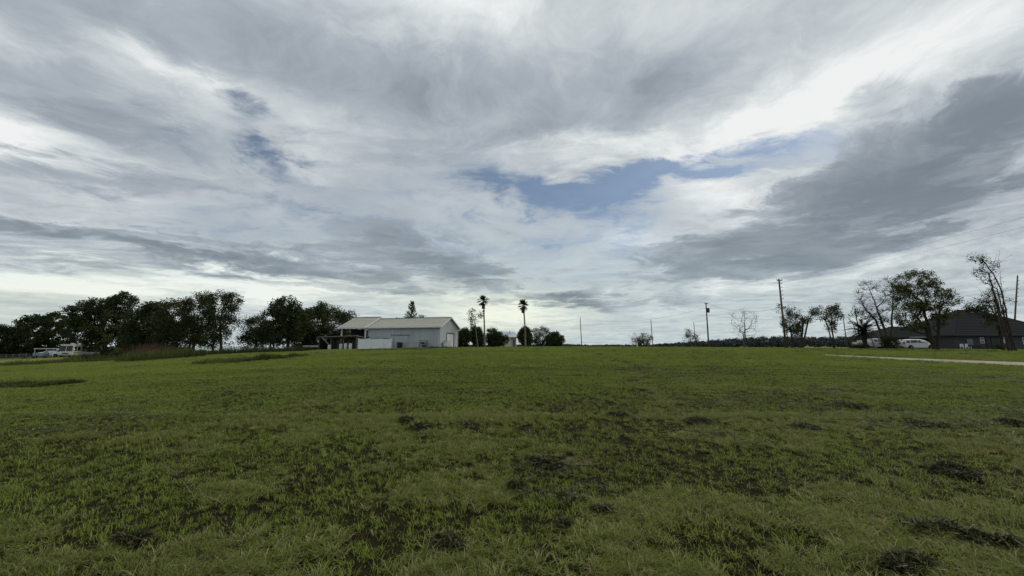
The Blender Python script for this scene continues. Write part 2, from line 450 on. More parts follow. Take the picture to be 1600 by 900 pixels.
# ------------------------------------------------------------------ ground
def build_ground():
    def graded(lim, first, grow):
        v = [0.0]; st = first
        while v[-1] < lim: v.append(v[-1] + st); st *= grow
        return np.array(v)
    gx = graded(6000, .8, 1.035); xs = np.concatenate([-gx[:0:-1], gx])
    gy = graded(7000, .8, 1.03); gb = graded(400, 2, 1.2)
    ys = np.concatenate([-gb[:0:-1], gy])
    Xg, Yg = np.meshgrid(xs, ys)
    Zg = gz(Xg, Yg)
    nx, ny = len(xs), len(ys)
    V = np.stack([Xg, Yg, Zg], -1).reshape(-1, 3)
    i, j = np.meshgrid(np.arange(nx - 1), np.arange(ny - 1))
    k = (j * nx + i).ravel()
    F = np.stack([k, k + 1, k + nx + 1, k + nx], 1)
    m, g, b = new_mat('field_soil')
    pos = g.n('ShaderNodeNewGeometry').outputs['Position']
    n1 = g.rng(g.noise(g.v('MULTIPLY', pos, (.02, .035, 0)), 1, 6, .6), .35, .65)
    n2 = g.rng(g.noise(g.v('MULTIPLY', pos, (1, .6, 0)), .8, 8, .7), .35, .65)
    c = g.mix(n1, (.020, .019, .008, 1), (.030, .027, .012, 1))
    c = g.mix(g.m('MULTIPLY', n2, .6), c, (.022, .019, .010, 1))
    g.put(b.inputs['Base Color'], c); b.inputs['Roughness'].default_value = 1; b.inputs['Specular IOR Level'].default_value = .05
    bn = g.n('ShaderNodeBump'); bn.inputs['Distance'].default_value = .05
    g.put(bn.inputs['Height'], g.noise(pos, 9, 8, .7)); g.put(b.inputs['Normal'], bn.outputs[0])
    o = mesh_obj('ground', V, F, m, smooth=True)
    tag(o, kind='structure')
    # green meadow beyond the modelled blades, a sheet just above the soil
    keep = (Yg.ravel()[F].min(1) > 70)
    F2 = F[keep]; used = np.unique(F2); remap = np.zeros(len(V), int); remap[used] = np.arange(len(used))
    m2, g, b = new_mat('far_meadow')
    pos = g.n('ShaderNodeNewGeometry').outputs['Position']
    n1 = g.rng(g.noise(g.v('MULTIPLY', pos, (.02, .035, 0)), 1, 6, .6), .35, .65)
    c = g.mix(n1, (.16, .19, .040, 1), (.22, .22, .065, 1))
    c = g.mix(g.m('MULTIPLY', g.rng(g.noise(pos, .5, 8, .7), .4, .7), .5), c, (.08, .085, .03, 1))
    g.put(b.inputs['Base Color'], c); b.inputs['Roughness'].default_value = 1; b.inputs['Specular IOR Level'].default_value = .05
    o = mesh_obj('meadow', V[used] + [0, 0, .03], remap[F2], m2, smooth=True)
    tag(o, kind='structure')
build_ground()

# pale lake far off at the left, seen between the trunks
lm, lg, lb = new_mat('lake_water')
lb.inputs['Base Color'].default_value = (.03, .05, .06, 1); lb.inputs['Roughness'].default_value = .12
bn = lg.n('ShaderNodeBump'); bn.inputs['Strength'].default_value = .35; bn.inputs['Distance'].default_value = .3
lg.put(bn.inputs['Height'], lg.noise(lg.n('ShaderNodeNewGeometry').outputs['Position'], .4, 5, .6)); lg.put(lb.inputs['Normal'], bn.outputs[0])
tag(MB().add([(-5500, 175, -6.2), (-60, 175, -6.2), (-60, 230, -6.2), (-900, 3200, -6.2), (-5500, 3200, -6.2)], [(0, 1, 2, 3, 4)]).build('lake', lm), kind='structure')

# sandy lane at the right
def build_lane():
    top = [(1283, 554.2), (1310, 555.4), (1340, 556.8), (1380, 558.3), (1420, 559.8), (1457, 561.2), (1500, 562.8), (1550, 564.5), (1600, 566.2), (1680, 568.6), (1800, 572)]
    bot = [(1283, 554.9), (1310, 556.6), (1340, 558.4), (1380, 560.8), (1420, 563.2), (1457, 565.3), (1500, 567.6), (1550, 570.3), (1600, 572.8), (1680, 577), (1800, 583)]
    rng = random.Random(5)
    V = []; F = []; N = 5
    for t_, b_ in zip(top, bot):
        A = np.array(hit(*t_)); B = np.array(hit(*b_))
        for k in range(N + 1):
            q = A + (B - A) * k / N
            V.append((q[0], q[1], gnd(*q) + .012 + .05 * math.sin(math.pi * k / N)))
    for i in range(len(top) - 1):
        for k in range(N):
            a = i * (N + 1) + k
            F.append((a, a + N + 1, a + N + 2, a + 1))
    o = mesh_obj('sandy_lane', V, F, M['sand'], smooth=True)
    tag(o, kind='structure')
    return [hit(*a) for a in top], [hit(*a) for a in bot]
LANE = build_lane()

def in_lane(x, y):
    """True for points on the sandy lane"""
    poly = np.array(LANE[0] + LANE[1][::-1])
    inside = np.zeros(len(x), bool); j = len(poly) - 1
    for i in range(len(poly)):
        xi, yi = poly[i]; xj, yj = poly[j]
        c = ((yi > y) != (yj > y)) & (x < (xj - xi) * (y - yi) / (yj - yi + 1e-12) + xi)
        inside ^= c; j = i
    return inside

def lane_free(x, y):
    """grass creeps in over the edges of the lane"""
    w = .15 + .9 * vnoise(x, y, .35, 21)
    return ~(in_lane(x, y + w) & in_lane(x, y - w))

# ------------------------------------------------------------------ grass (nobody could count it)
def blade_patch(name, n, rad, lmin, lmax, w, lean, seed, mat, deadfrac=.14, old_shade_frac=0.0):
    r = np.random.default_rng(seed)
    ang = r.uniform(0, 2 * np.pi, n); rr = rad * np.sqrt(r.uniform(0, 1, n)) * r.uniform(.9, 1.05, n)
    base = np.stack([rr * np.cos(ang), rr * np.sin(ang), np.zeros(n)], 1)
    # blades stand in tufts: pull them together a little
    tuft = base[r.integers(0, n, max(8, n // 28))]
    ti = r.integers(0, len(tuft), n)
    near = tuft[ti]
    pull = (r.uniform(0, 1, n) < .88)[:, None]
    base = np.where(pull, near + r.normal(0, .019, (n, 3)) * [1, 1, 0], base)
    L = r.uniform(lmin, lmax, n) * np.where(pull[:, 0], r.uniform(.6, 1.35, len(tuft))[ti], .7)
    taz = r.uniform(0, 2 * np.pi, len(tuft))[ti]
    az = taz + r.normal(0, 1.2, n)
    ln = np.clip(np.abs(r.normal(lean, .35, n)), .05, 1.5)
    d = np.stack([np.cos(az), np.sin(az), np.zeros(n)], 1)
    side = np.stack([-np.sin(az), np.cos(az), np.zeros(n)], 1) * (w * r.uniform(.6, 1.3, n))[:, None] / 2
    mid = base + d * (L * .5 * np.sin(ln * .6))[:, None]; mid[:, 2] = L * .5 * np.cos(ln * .6)
    tip = mid + d * (L * .5 * np.sin(np.minimum(ln * 1.35, 1.9)))[:, None]; tip[:, 2] = mid[:, 2] + L * .5 * np.cos(np.minimum(ln * 1.35, 1.9))
    tip[:, 2] = np.maximum(tip[:, 2], .008)
    k = np.arange(n) * 5
    quads = np.stack([k, k + 1, k + 2, k + 3], 1); tris = np.stack([k + 3, k + 2, k + 4], 1)
    tone = r.uniform(0, .8, n)
    dead = r.uniform(0, 1, n) < deadfrac
    tone[dead] = r.uniform(.8, 1.0, dead.sum())
    old = r.uniform(0, 1, n) < old_shade_frac  # low dark blades: old thatch plus painted shade between tufts
    tone[old] = .83; tip[old, 2] *= .45; mid[old, 2] *= .55
    V = np.stack([base - side, base + side, mid + side * .8, mid - side * .8, tip], 1).reshape(-1, 3)
    me = bpy.data.meshes.new(name)
    me.vertices.add(len(V)); me.vertices.foreach_set('co', V.astype(np.float32).ravel())
    li = np.concatenate([quads.ravel(), tris.ravel()]).astype(np.int32)
    me.loops.add(len(li)); me.loops.foreach_set('vertex_index', li)
    me.polygons.add(2 * n)
    ls = np.concatenate([np.arange(n) * 4, 4 * n + np.arange(n) * 3]).astype(np.int32)
    me.polygons.foreach_set('loop_start', ls)
    me.polygons.foreach_set('loop_total', np.concatenate([np.full(n, 4), np.full(n, 3)]).astype(np.int32))
    me.update(calc_edges=True)
    at = me.attributes.new('tone', 'FLOAT', 'POINT'); at.data.foreach_set('value', np.repeat(tone, 5).astype(np.float32))
    me.polygons.foreach_set('use_smooth', np.ones(2 * n, bool))
    me.materials.append(mat)
    return bpy.data.objects.new(name, me)

def vnoise(x, y, s, seed=0):
    """cheap smooth value noise"""
    x = x * s + seed * 17.3; y = y * s + seed * 9.1
    xi = np.floor(x); yi = np.floor(y); fx = x - xi; fy = y - yi
    fx = fx * fx * (3 - 2 * fx); fy = fy * fy * (3 - 2 * fy)
    def hsh(a, b):
        v = np.sin(a * 127.1 + b * 311.7 + seed * 74.7) * 43758.5453
        return v - np.floor(v)
    return (hsh(xi, yi) * (1 - fx) + hsh(xi + 1, yi) * fx) * (1 - fy) + (hsh(xi, yi + 1) * (1 - fx) + hsh(xi + 1, yi + 1) * fx) * fy

def scatter(name, objs, pts, rot, scl, idx):
    """one 'stuff' object: points that carry blade patches"""
    col = bpy.data.collections.new(name + '_sources')
    for o in objs: col.objects.link(o)
    me = bpy.data.meshes.new(name)
    me.vertices.add(len(pts)); me.vertices.foreach_set('co', pts.astype(np.float32).ravel()); me.update()
    a = me.attributes.new('rot', 'FLOAT_VECTOR', 'POINT'); a.data.foreach_set('vector', rot.astype(np.float32).ravel())
    a = me.attributes.new('scl', 'FLOAT_VECTOR', 'POINT'); a.data.foreach_set('vector', scl.astype(np.float32).ravel())
    a = me.attributes.new('idx', 'INT', 'POINT'); a.data.foreach_set('value', idx.astype(np.int32))
    o = bpy.data.objects.new(name, me); COL.objects.link(o)
    ng = bpy.data.node_groups.new(name, 'GeometryNodeTree')
    ng.interface.new_socket('Geometry', in_out='INPUT', socket_type='NodeSocketGeometry')
    ng.interface.new_socket('Geometry', in_out='OUTPUT', socket_type='NodeSocketGeometry')
    N = ng.nodes; L = ng.links
    gi = N.new('NodeGroupInput'); go = N.new('NodeGroupOutput')
    ci = N.new('GeometryNodeCollectionInfo'); ci.inputs['Collection'].default_value = col
    ci.inputs['Separate Children'].default_value = True; ci.inputs['Reset Children'].default_value = True
    ip = N.new('GeometryNodeInstanceOnPoints'); ip.inputs['Pick Instance'].default_value = True
    def attr(nm, typ):
        n = N.new('GeometryNodeInputNamedAttribute'); n.data_type = typ; n.inputs['Name'].default_value = nm
        return n.outputs['Attribute']
    L.new(gi.outputs[0], ip.inputs['Points']); L.new(ci.outputs[0], ip.inputs['Instance'])
    L.new(attr('idx', 'INT'), ip.inputs['Instance Index'])
    er = N.new('FunctionNodeEulerToRotation'); L.new(attr('rot', 'FLOAT_VECTOR'), er.inputs[0])
    L.new(er.outputs[0], ip.inputs['Rotation']); L.new(attr('scl', 'FLOAT_VECTOR'), ip.inputs['Scale'])
    L.new(ip.outputs[0], go.inputs[0])
    md = o.modifiers.new('scatter', 'NODES'); md.node_group = ng
    return o

def build_grass():
    S = [blade_patch('patch_%02d' % i, 4200, .74, .030, .082, .0048, .95, 11 + i, M['grass'], .11, .52) for i in range(4)]
    S += [blade_patch('patch_%02d' % (4 + i), 3000, .74, .05, .125, .0048, 1.2, 31 + i, M['grass'], .17, .66) for i in range(2)]
    S += [blade_patch('patch_%02d' % (6 + i), 230, .22, .05, .13, .0042, 1.2, 51 + i, M['hay'], .35) for i in range(2)]
    S += [blade_patch('patch_%02d' % (8 + i), 1000, .74, .05, .12, .013, .75, 71 + i, M['grass']) for i in range(3)]
    S += [blade_patch('patch_%02d' % (11 + i), 160, .30, .06, .16, .012, 1.3, 91 + i, M['hay'], .35) for i in range(1)]
    r = np.random.default_rng(3)
    ys = np.arange(.4, 74, .92); P_ = []
    for y in ys:
        lim = 1.42 * y + 4
        xs = np.arange(-lim, lim, .92) + r.uniform(0, .9)
        P_.append(np.stack([xs, np.full(len(xs), y)], 1))
    P_ = np.concatenate(P_) + r.uniform(-.16, .16, (sum(map(len, P_)), 2))
    x, y = P_.T
    for ox in (0,):
        keep = lane_free(x, y)
    x = x[keep]; y = y[keep]; n = len(x)
    big = vnoise(x, y, .12, 1) * .6 + vnoise(x, y, .35, 2) * .4
    med = vnoise(x, y * .7, .55, 3) * .6 + vnoise(x, y, 1.1, 4) * .4
    near = y < 24
    idx = np.where(near, r.integers(0, 4, n), 8 + r.integers(0, 3, n))
    lay = med > .56
    idx = np.where(near & lay & (y < 14), 4 + r.integers(0, 2, n), idx)
    hz = .6 + .5 * big + .35 * med
    # faint wheel track that runs away from the camera right of the middle
    A = hit(1062, 650); B = hit(985, 572); Cc = hit(930, 552)
    def seg(A, B, off):
        ax, ay = A; bx, by = B; dx, dy = bx - ax, by - ay; l = math.hypot(dx, dy)
        t = ((x - ax) * dx + (y - ay) * dy) / (l * l)
        d = np.abs((x - ax) * dy - (y - ay) * dx) / l
        return (t > -.1) & (t < 1.1) & (np.abs(d - off) < .45)
    tr = seg(A, B, 0) | seg(B, Cc, 0)
    hz = np.where(tr, .35, hz)
    sc = np.stack([r.uniform(.95, 1.12, n), r.uniform(.95, 1.12, n), hz], 1)
    rot = np.zeros((n, 3)); rot[:, 2] = r.uniform(0, 2 * np.pi, n)
    # laid grass lies in streaks that share a direction
    rot[:, 2] = np.where(idx >= 4, .6 + 1.2 * vnoise(x, y, .3, 7) + r.normal(0, .3, n), rot[:, 2])
    # small tangles of dry and dead cut blades, thickest near the camera
    m_ = 11000
    y2 = r.uniform(1.2 ** .5, 60 ** .5, m_) ** 2; x2 = r.uniform(-1.42, 1.42, m_) * (y2 + 1.5)
    dn = vnoise(x2, y2 * 1.6, .45, 11) * .5 + vnoise(x2, y2 * 1.5, 1.5, 12) * .5
    k2 = (dn > np.interp(y2, [0, 5, 9, 20, 60], [.52, .55, .63, .70, .74])) & ~in_lane(x2, y2)
    x2, y2, dn = x2[k2], y2[k2], dn[k2]; n2 = len(x2)
    def along(a, b, m, jx, jy):
        A = np.array(hit(*a)); B = np.array(hit(*b)); f = r.uniform(0, 1, m)
        q = A + (B - A) * f[:, None]
        return q[:, 0] + r.normal(0, jx, m), q[:, 1] + r.normal(0, jy, m)
    for a, b, m, jx, jy in [((20, 650), (560, 655), 90, .3, .16), ((560, 655), (1250, 652), 150, .3, .14), ((1060, 652), (985, 575), 60, .12, .2), ((985, 575), (905, 553), 60, .15, .3),
                            ((1175, 650), (1050, 585), 45, .12, .2), ((1050, 585), (960, 556), 50, .15, .3), ((1000, 655), (1560, 650), 110, .5, .3), ((1200, 610), (1600, 590), 70, 1.0, .5)]:
        ax_, ay_ = along(a, b, m, jx, jy); x2 = np.concatenate([x2, ax_]); y2 = np.concatenate([y2, ay_])
    n2 = len(x2)
    s2 = r.uniform(.6, 1.3, n2)
    x = np.concatenate([x, x2]); y = np.concatenate([y, y2])
    idx = np.concatenate([idx, np.where(y2 < 22, 6 + r.integers(0, 2, n2), 11)])
    sc = np.concatenate([sc, np.stack([s2 * 1.5, s2, r.uniform(.5, 1.2, n2)], 1)])
    r2 = np.zeros((n2, 3)); r2[:, 2] = r.normal(.15, .35, n2)
    rot = np.concatenate([rot, r2])
    pts = np.stack([x, y, gz(x, y) + np.concatenate([np.zeros(n), np.full(n2, .02)])], 1)
    o = scatter('grass', S, pts, rot, sc, idx)
    tag(o, 'mown green grass covering the whole field', 'grass', kind='stuff')
build_grass()

# ------------------------------------------------------------------ trees
def quads_at(c, s, rng, aspect=.6, flat=0.0):
    """leaf faces: centres c (n,3), sizes s (n) -> folded random quads"""
    n = len(c)
    a = rng.normal(0, 1, (n, 3)); a[:, 2] *= (1 - flat); a /= np.linalg.norm(a, axis=1)[:, None] + 1e-9
    b = rng.normal(0, 1, (n, 3)); b[:, 2] *= (1 - flat); b -= a * (a * b).sum(1)[:, None]; b /= np.linalg.norm(b, axis=1)[:, None] + 1e-9
    a = a * (s / 2)[:, None]; b = b * (s * aspect / 2)[:, None]
    V = np.stack([c - a, c - b + a * .15, c + a, c + b + a * .15], 1).reshape(-1, 3)
    k = np.arange(n) * 4
    return V, np.stack([k, k + 1, k + 2, k + 3], 1)

def grow_tree(trunks, tips, rng, rt, r0=.012, wig=.16, up=.18, seglen=.55, nsides=5, mincut=0.35):
    """trunks: list of polylines (np arrays, world); tips: (n,3). Returns node pos, parent, radius"""
    pos = []; par = []; path = []; start_ok = []
    for tl in trunks:
        last = -1; acc = 0.0
        for i in range(len(tl) - 1):
            a, b = np.array(tl[i], float), np.array(tl[i + 1], float)
            m = max(1, int(np.linalg.norm(b - a) / .6))
            for k in range(m + (1 if i == len(tl) - 2 else 0)):
                p = a + (b - a) * k / m
                if last >= 0: p = p + rng.normal(0, .03, 3); acc += np.linalg.norm(p - pos[last])
                pos.append(p); par.append(last); path.append(acc); start_ok.append(False)
                last = len(pos) - 1
        L = acc
        k0 = len(pos) - 1
        j = k0
        while j >= 0 and path[j] > L * mincut: start_ok[j] = True; j = par[j]
        start_ok[k0] = True
    top = np.mean([pos[i] for i in range(len(pos)) if start_ok[i]], 0)
    order = np.argsort(np.linalg.norm(tips - top, axis=1))
    tipnode = []
    for ti in order:
        t = tips[ti]
        Pn = np.array(pos); ok = np.array(start_ok)
        d = np.linalg.norm(Pn - t, axis=1)
        # branches rise away from their parent
        cost = d + .30 * np.array(path) + np.where(Pn[:, 2] > t[2] + .1, (Pn[:, 2] - t[2]) * .9, 0) + np.where(ok, 0, 1e6)
        j = int(np.argmin(cost))
        a = Pn[j]; D = d[j]
        m = max(1, int(D / seglen)); last = j
        perp = rng.normal(0, 1, 3); perp -= perp.dot(t - a) / (D * D + 1e-9) * (t - a); perp /= np.linalg.norm(perp) + 1e-9
        bend = rng.normal(0, wig) * D
        for k in range(1, m + 1):
            f = k / m
            p = a + (t - a) * f + perp * bend * math.sin(math.pi * f) + np.array([0, 0, up * D * math.sin(math.pi * f) * .5])
            if k < m: p = p + rng.normal(0, .05 * seglen, 3)
            pos.append(p); par.append(last); path.append(path[last] + D / m); start_ok.append(True); last = len(pos) - 1
        tipnode.append(last)
    pos = np.array(pos); par = np.array(par)
    ar = np.zeros(len(pos)); haschild = np.zeros(len(pos), bool)
    for i in range(len(pos) - 1, -1, -1):
        if ar[i] == 0: ar[i] = r0 ** 2.2
        if par[i] >= 0: ar[par[i]] += ar[i]
    rad = ar ** (1 / 2.2)
    rad = r0 + (rad - r0) * max(0.2, (rt - r0) / (rad.max() - r0 + 1e-6))
    pl = np.array(path); rad *= 1 - .45 * np.clip(pl / pl.max(), 0, 1)
    return pos, par, np.maximum(rad, r0 * .8), np.array(tipnode)

def limbs_mesh(pos, par, rad, n=5, flare=None):
    idx = np.where(par >= 0)[0]
    A = pos[par[idx]]; B = pos[idx]; ra = rad[par[idx]]; rb = rad[idx]
    ra = np.minimum(ra, rb * 1.6)
    d = B - A; L = np.linalg.norm(d, axis=1)[:, None] + 1e-9; d = d / L
    ref = np.where(np.abs(d[:, 2:3]) < .9, [[0, 0, 1.]], [[1., 0, 0]])
    u = np.cross(d, ref); u /= np.linalg.norm(u, axis=1)[:, None]; v = np.cross(d, u)
    Bx = B + d * (rb * .3)[:, None]
    t = 2 * np.pi * np.arange(n) / n
    R = u[:, None, :] * np.cos(t)[None, :, None] + v[:, None, :] * np.sin(t)[None, :, None]
    Va = A[:, None, :] + R * ra[:, None, None]; Vb = Bx[:, None, :] + R * rb[:, None, None]
    V = np.concatenate([Va, Vb], 1).reshape(-1, 3)
    k = (np.arange(len(idx)) * 2 * n)[:, None]; j = np.arange(n)[None, :]
    F = np.stack([k + j, k + (j + 1) % n, k + n + (j + 1) % n, k + n + j], -1).reshape(-1, 4)
    return V, F

def sample_ell(ells, Y, rng, n, depth, shell=.35):
    """points inside photo-measured ellipses pushed out to a real volume at distance Y"""
    w = np.array([e[2] * e[3] * (e[4] if len(e) > 4 else 1) for e in ells], float); w /= w.sum()
    out = []
    for _ in range(n):
        e = ells[rng.choice(len(ells), p=w)]
        v = rng.normal(0, 1, 3); v /= np.linalg.norm(v)
        r = (shell + (1 - shell) * rng.uniform()) ** (1 / 2.0)
        v = v * r
        c = P(e[0], e[1], Y); s = Y / 607.0
        dd = depth if depth else e[2] * s * .8
        out.append(c + np.array([v[0] * e[2] * s, v[1] * min(dd, e[2] * s * 1.1), v[2] * e[3] * s]))
    return np.array(out)

TREES = []
def tree(name, label, cat, Y, base, ells, ntips, leaves, lsize, rt=.25, trunks=None, leafmat='oak', bark='bark', seed=1, r0=.014,
         cr=.55, depth=None, group=None, wig=.16, mincut=.35, twigs=0, leafells=None, shell=.35, up=.18, flat=.0, hollow=None):
    rng = np.random.default_rng(seed)
    bx = P(base[0], 541, Y)[0]; bz = gnd(bx, Y)
    B = np.array([bx, Y, bz])
    root = empty(name, B)
    tag(root, label, cat, group)
    if trunks is None:
        cx = sum(e[0] for e in ells) / len(ells); cy = sum(e[1] for e in ells) / len(ells)
        trunks = [[base, ((base[0] * .6 + cx * .4), (base[1] * .5 + cy * .5)), (cx, cy)]]
    T3 = []
    for k, tl in enumerate(trunks):
        pl = []
        for i, q in enumerate(tl):
            yo = q[2] if len(q) > 2 else (0 if i == 0 else rng.normal(0, .25))
            p = P(q[0], q[1], Y + yo) - [0, 0, 0]
            pl.append(p)
        pl[0][2] = gnd(pl[0][0], pl[0][1]) - .15
        T3.append(np.array(pl))
    tips = sample_ell(ells, Y, rng, ntips, depth, shell)
    pos, par, rad, tn = grow_tree(T3, tips, rng, rt, r0=r0, wig=wig, mincut=mincut, up=up)
    # the foot of the trunk spreads
    hgt = pos[:, 2] - bz
    rad = rad * (1 + .45 * np.exp(-np.maximum(hgt, 0) / .5) * (rad > rt * .4))
    if twigs:
        # fine side twigs
        addp, addpar, addr = [], [], []
        cand = np.arange(len(pos))[rad < rt * .45]
        for _ in range(twigs):
            i = int(rng.choice(cand)); d = rng.normal(0, 1, 3); d[2] = abs(d[2]) * .8 + .1; d /= np.linalg.norm(d)
            L = rng.uniform(.4, 1.3); q = pos[i] + d * L * .55
            k = len(pos) + len(addp)
            addp += [q, q + (d + rng.normal(0, .35, 3)) * L * .5]; addpar += [i, k]; addr += [r0 * .8, r0 * .6]
        pos = np.concatenate([pos, addp]); par = np.concatenate([par, addpar]); rad = np.concatenate([rad, addr])
    V, F = limbs_mesh(pos, par, rad, 6 if rt > .15 else 5)
    mesh_obj('trunk', V - B, F, M[bark], root, smooth=True)
    if leaves:
        C = pos[tn]
        if leafells is not None:
            extra = sample_ell(leafells, Y, rng, max(3, ntips // 2), depth, .1)
            # leaf clumps sit on the twigs nearest to the leafy places
            dd = np.linalg.norm(pos[None, :, :] - extra[:, None, :], axis=2); C = pos[dd.argmin(1)]
        n = leaves
        wts = rng.uniform(.3, 1.7, len(C)); wts /= wts.sum()
        ci = rng.choice(len(C), n, p=wts)
        off = np.clip(rng.normal(0, 1, (n, 3)), -1.7, 1.7) * cr * np.array([1, 1, .92])
        c = C[ci] + off
        s = lsize * rng.uniform(.55, 1.35, n)
        V, F = quads_at(c, s, rng, flat=flat)
        ct = rng.uniform(0, 1, len(C))
        tone = np.clip(ct[ci] * .5 + rng.uniform(0, .5, n), 0, 1)
        mesh_obj('crown', V - B, F, M[leafmat], root, tone=np.repeat(tone, 4))
    return root

# the dark live oaks at the left
OG = 'live oaks along the left side of the field'
tree('oak_tree', 'low dark tree cut by the left edge of the photo, beyond the rail fence', 'tree', 106, (-6, 560), [(-12, 532, 38, 22), (8, 528, 22, 20)], 120, 12000, .47, .22, seed=1, group=OG, cr=.55)
tree('oak_tree', 'broad level-topped dark tree left of the tallest crown, over the carport', 'tree', 108, (62, 562), [(62, 518, 36, 28), (45, 510, 20, 16), (90, 510, 26, 22), (38, 530, 24, 18), (80, 532, 28, 14)], 210, 21000, .47, .3, seed=2, group=OG, cr=.44)
tree('oak_tree', 'tallest black-green spreading oak of the left row, standing just right of the motorhome', 'tree', 104, (166, 560), [(160, 505, 44, 36), (186, 478, 24, 24), (130, 500, 27, 30), (160, 478, 20, 16), (180, 530, 38, 20), (138, 533, 26, 14)], 330, 34000, .45, .45, seed=3, group=OG, cr=.52)
tree('oak_tree', 'round-topped dark oak filling the dip right of the tallest one, behind reddish weeds', 'tree', 84, (232, 558), [(232, 508, 32, 34), (245, 490, 18, 18), (222, 535, 30, 16)], 200, 20000, .39, .3, seed=4, group=OG, cr=.55)
tree('oak_tree', 'upright olive-tinted oak between two dark neighbours, right of the reddish weeds', 'tree', 80, (274, 557), [(272, 502, 26, 34), (285, 525, 20, 22), (262, 528, 18, 20)], 170, 16000, .30, .28, seed=5, group=OG, cr=.48, leafmat='oak2')
tree('oak_tree', 'tall two-stemmed oak with bright gaps at its foot, left of the airy oak', 'tree', 78, (303, 555), [(312, 490, 27, 34), (325, 470, 14, 14), (300, 515, 22, 24), (322, 530, 22, 14)], 180, 15000, .29, .26, seed=6, group=OG, cr=.44, leafmat='oak2',
     trunks=[[(293, 556), (297, 535), (308, 505), (314, 480)], [(301, 556), (303, 535), (318, 500)]])
tree('oak_tree', 'airy oak with ragged sky-pierced crown at the right end of the first group', 'tree', 76, (346, 553), [(345, 485, 28, 30, 1.2), (362, 470, 16, 14, .9), (358, 505, 18, 22, .7), (340, 525, 22, 18), (366, 535, 10, 6, .5), (375, 475, 6, 8, .5)], 210, 12500, .26, .24, seed=7, group=OG, cr=.38,
     trunks=[[(346, 554), (345, 530), (344, 500), (350, 478)], [(333, 554), (333, 530), (338, 505)]])
tree('oak_tree', 'low round loose tree standing alone right of the bright gap in the left trees', 'tree', 80, (399, 552), [(398, 516, 20, 24), (392, 535, 18, 14), (412, 520, 12, 22)], 140, 9500, .27, .2, seed=8, group=OG, cr=.42)
tree('oak_tree', 'domed tallest tree of the middle group left of the metal barn', 'tree', 74, (422, 549), [(446, 486, 24, 26), (440, 500, 32, 30), (462, 505, 26, 28), (425, 518, 24, 20), (440, 525, 30, 14)], 270, 24000, .32, .3, seed=9, group=OG, cr=.42,
     trunks=[[(422, 550), (423, 538), (430, 520), (442, 500)], [(425, 550), (428, 540), (418, 525)], [(450, 550), (450, 520), (455, 500)]])
tree('oak_tree', 'bushy tree with two small peaks between the domed tree and the barn', 'tree', 80, (492, 548), [(492, 506, 26, 26), (502, 485, 12, 12), (485, 525, 30, 20), (478, 505, 14, 16)], 210, 19500, .33, .26, seed=10, group=OG, cr=.44, leafmat='oak2')
tree('oak_tree', 'loose dark tree touching the left eave of the open barn bay', 'tree', 88, (528, 547), [(530, 512, 22, 26), (522, 490, 10, 10), (545, 498, 12, 10), (535, 530, 24, 16)], 180, 14500, .30, .24, seed=11, group=OG, cr=.55)

# behind and right of the barn
def conifer():
    Y = 100; rng = np.random.default_rng(12)
    B = P(641, 541, Y); B[2] = gnd(B[0], Y); top = P(641, 471, Y)[2]
    root = empty('conifer_tree', B)
    tag(root, 'pointed dark conifer rising behind the barn roof', 'tree')
    MB().tube([(0, 0, -.2), (.05, 0, 6), (0, 0, top - B[2])], [.25, .17, .03], 7).build('trunk', M['bark'], root, smooth=True)
    C = []
    H = top - B[2]
    for z in np.arange(4.0, H - .2, .42):
        L = .35 + (H - z) * .28
        for a in rng.uniform(0, 6.28, 6):
            for f in np.linspace(.15, 1, 9):
                C.append((math.cos(a) * L * f, math.sin(a) * L * f, z + f * .9 * L * .8))
    C = np.array(C); C = np.repeat(C, 3, 0) + rng.normal(0, .10, (len(C) * 3, 3))
    V, F = quads_at(C, .26 * rng.uniform(.6, 1.3, len(C)), rng)
    mesh_obj('crown', V, F, M['shrub'], root, tone=np.repeat(rng.uniform(0, 1, len(C)), 4))
conifer()
tree('shrubby_tree', 'low treetops peeping over the barn ridge under the conifer', 'tree', 98, (640, 545), [(648, 503, 24, 10), (628, 506, 16, 10)], 50, 2600, .28, .16, seed=13, cr=.4)

SH = 'shrubs around the small house behind the palms'
tree('shrub', 'dense dark shrub against the right end of the barn', 'shrub', 84, (725, 542), [(724, 527, 12, 15), (712, 532, 6, 10)], 230, 17000, .22, .09, seed=14, leafmat='shrub', group=SH, cr=.24, shell=.15)
tree('shrub', 'rounded dark shrub below the sparse tree, left of the left palm', 'shrub', 86, (743, 542), [(743, 524, 12, 14), (748, 533, 12, 9)], 230, 17000, .22, .09, seed=15, leafmat='shrub', group=SH, cr=.24, shell=.15)
tree('shrub', 'broad mounded shrub between the two palms, in front of the small house', 'shrub', 88, (776, 542), [(770, 526, 12, 14), (783, 530, 12, 10), (775, 534, 14, 8)], 260, 18000, .22, .09, seed=16, leafmat='shrub', group=SH, cr=.24, shell=.15)
tree('shrub', 'egg-shaped clipped shrub behind the right palm trunk', 'shrub', 88, (820, 542), [(820, 525, 11.5, 15), (824, 531, 9, 9)], 280, 18000, .20, .09, seed=17, leafmat='shrub', group=SH, cr=.2, shell=.25)
tree('shrub', 'loose open shrub with sky showing through, between the clipped ones', 'shrub', 92, (843, 542), [(838, 519, 6, 8), (848, 517, 6, 7), (856, 519, 5, 5), (843, 531, 13, 10, 1.5)], 130, 5600, .20, .07, seed=18, leafmat='shrub', group=SH, cr=.3)
tree('shrub', 'smooth dark dome-shaped shrub at the right end of the row', 'shrub', 90, (868, 543), [(868, 530, 15, 13), (864, 533, 16, 9)], 300, 19000, .20, .09, seed=19, leafmat='shrub', group=SH, cr=.2, shell=.25)
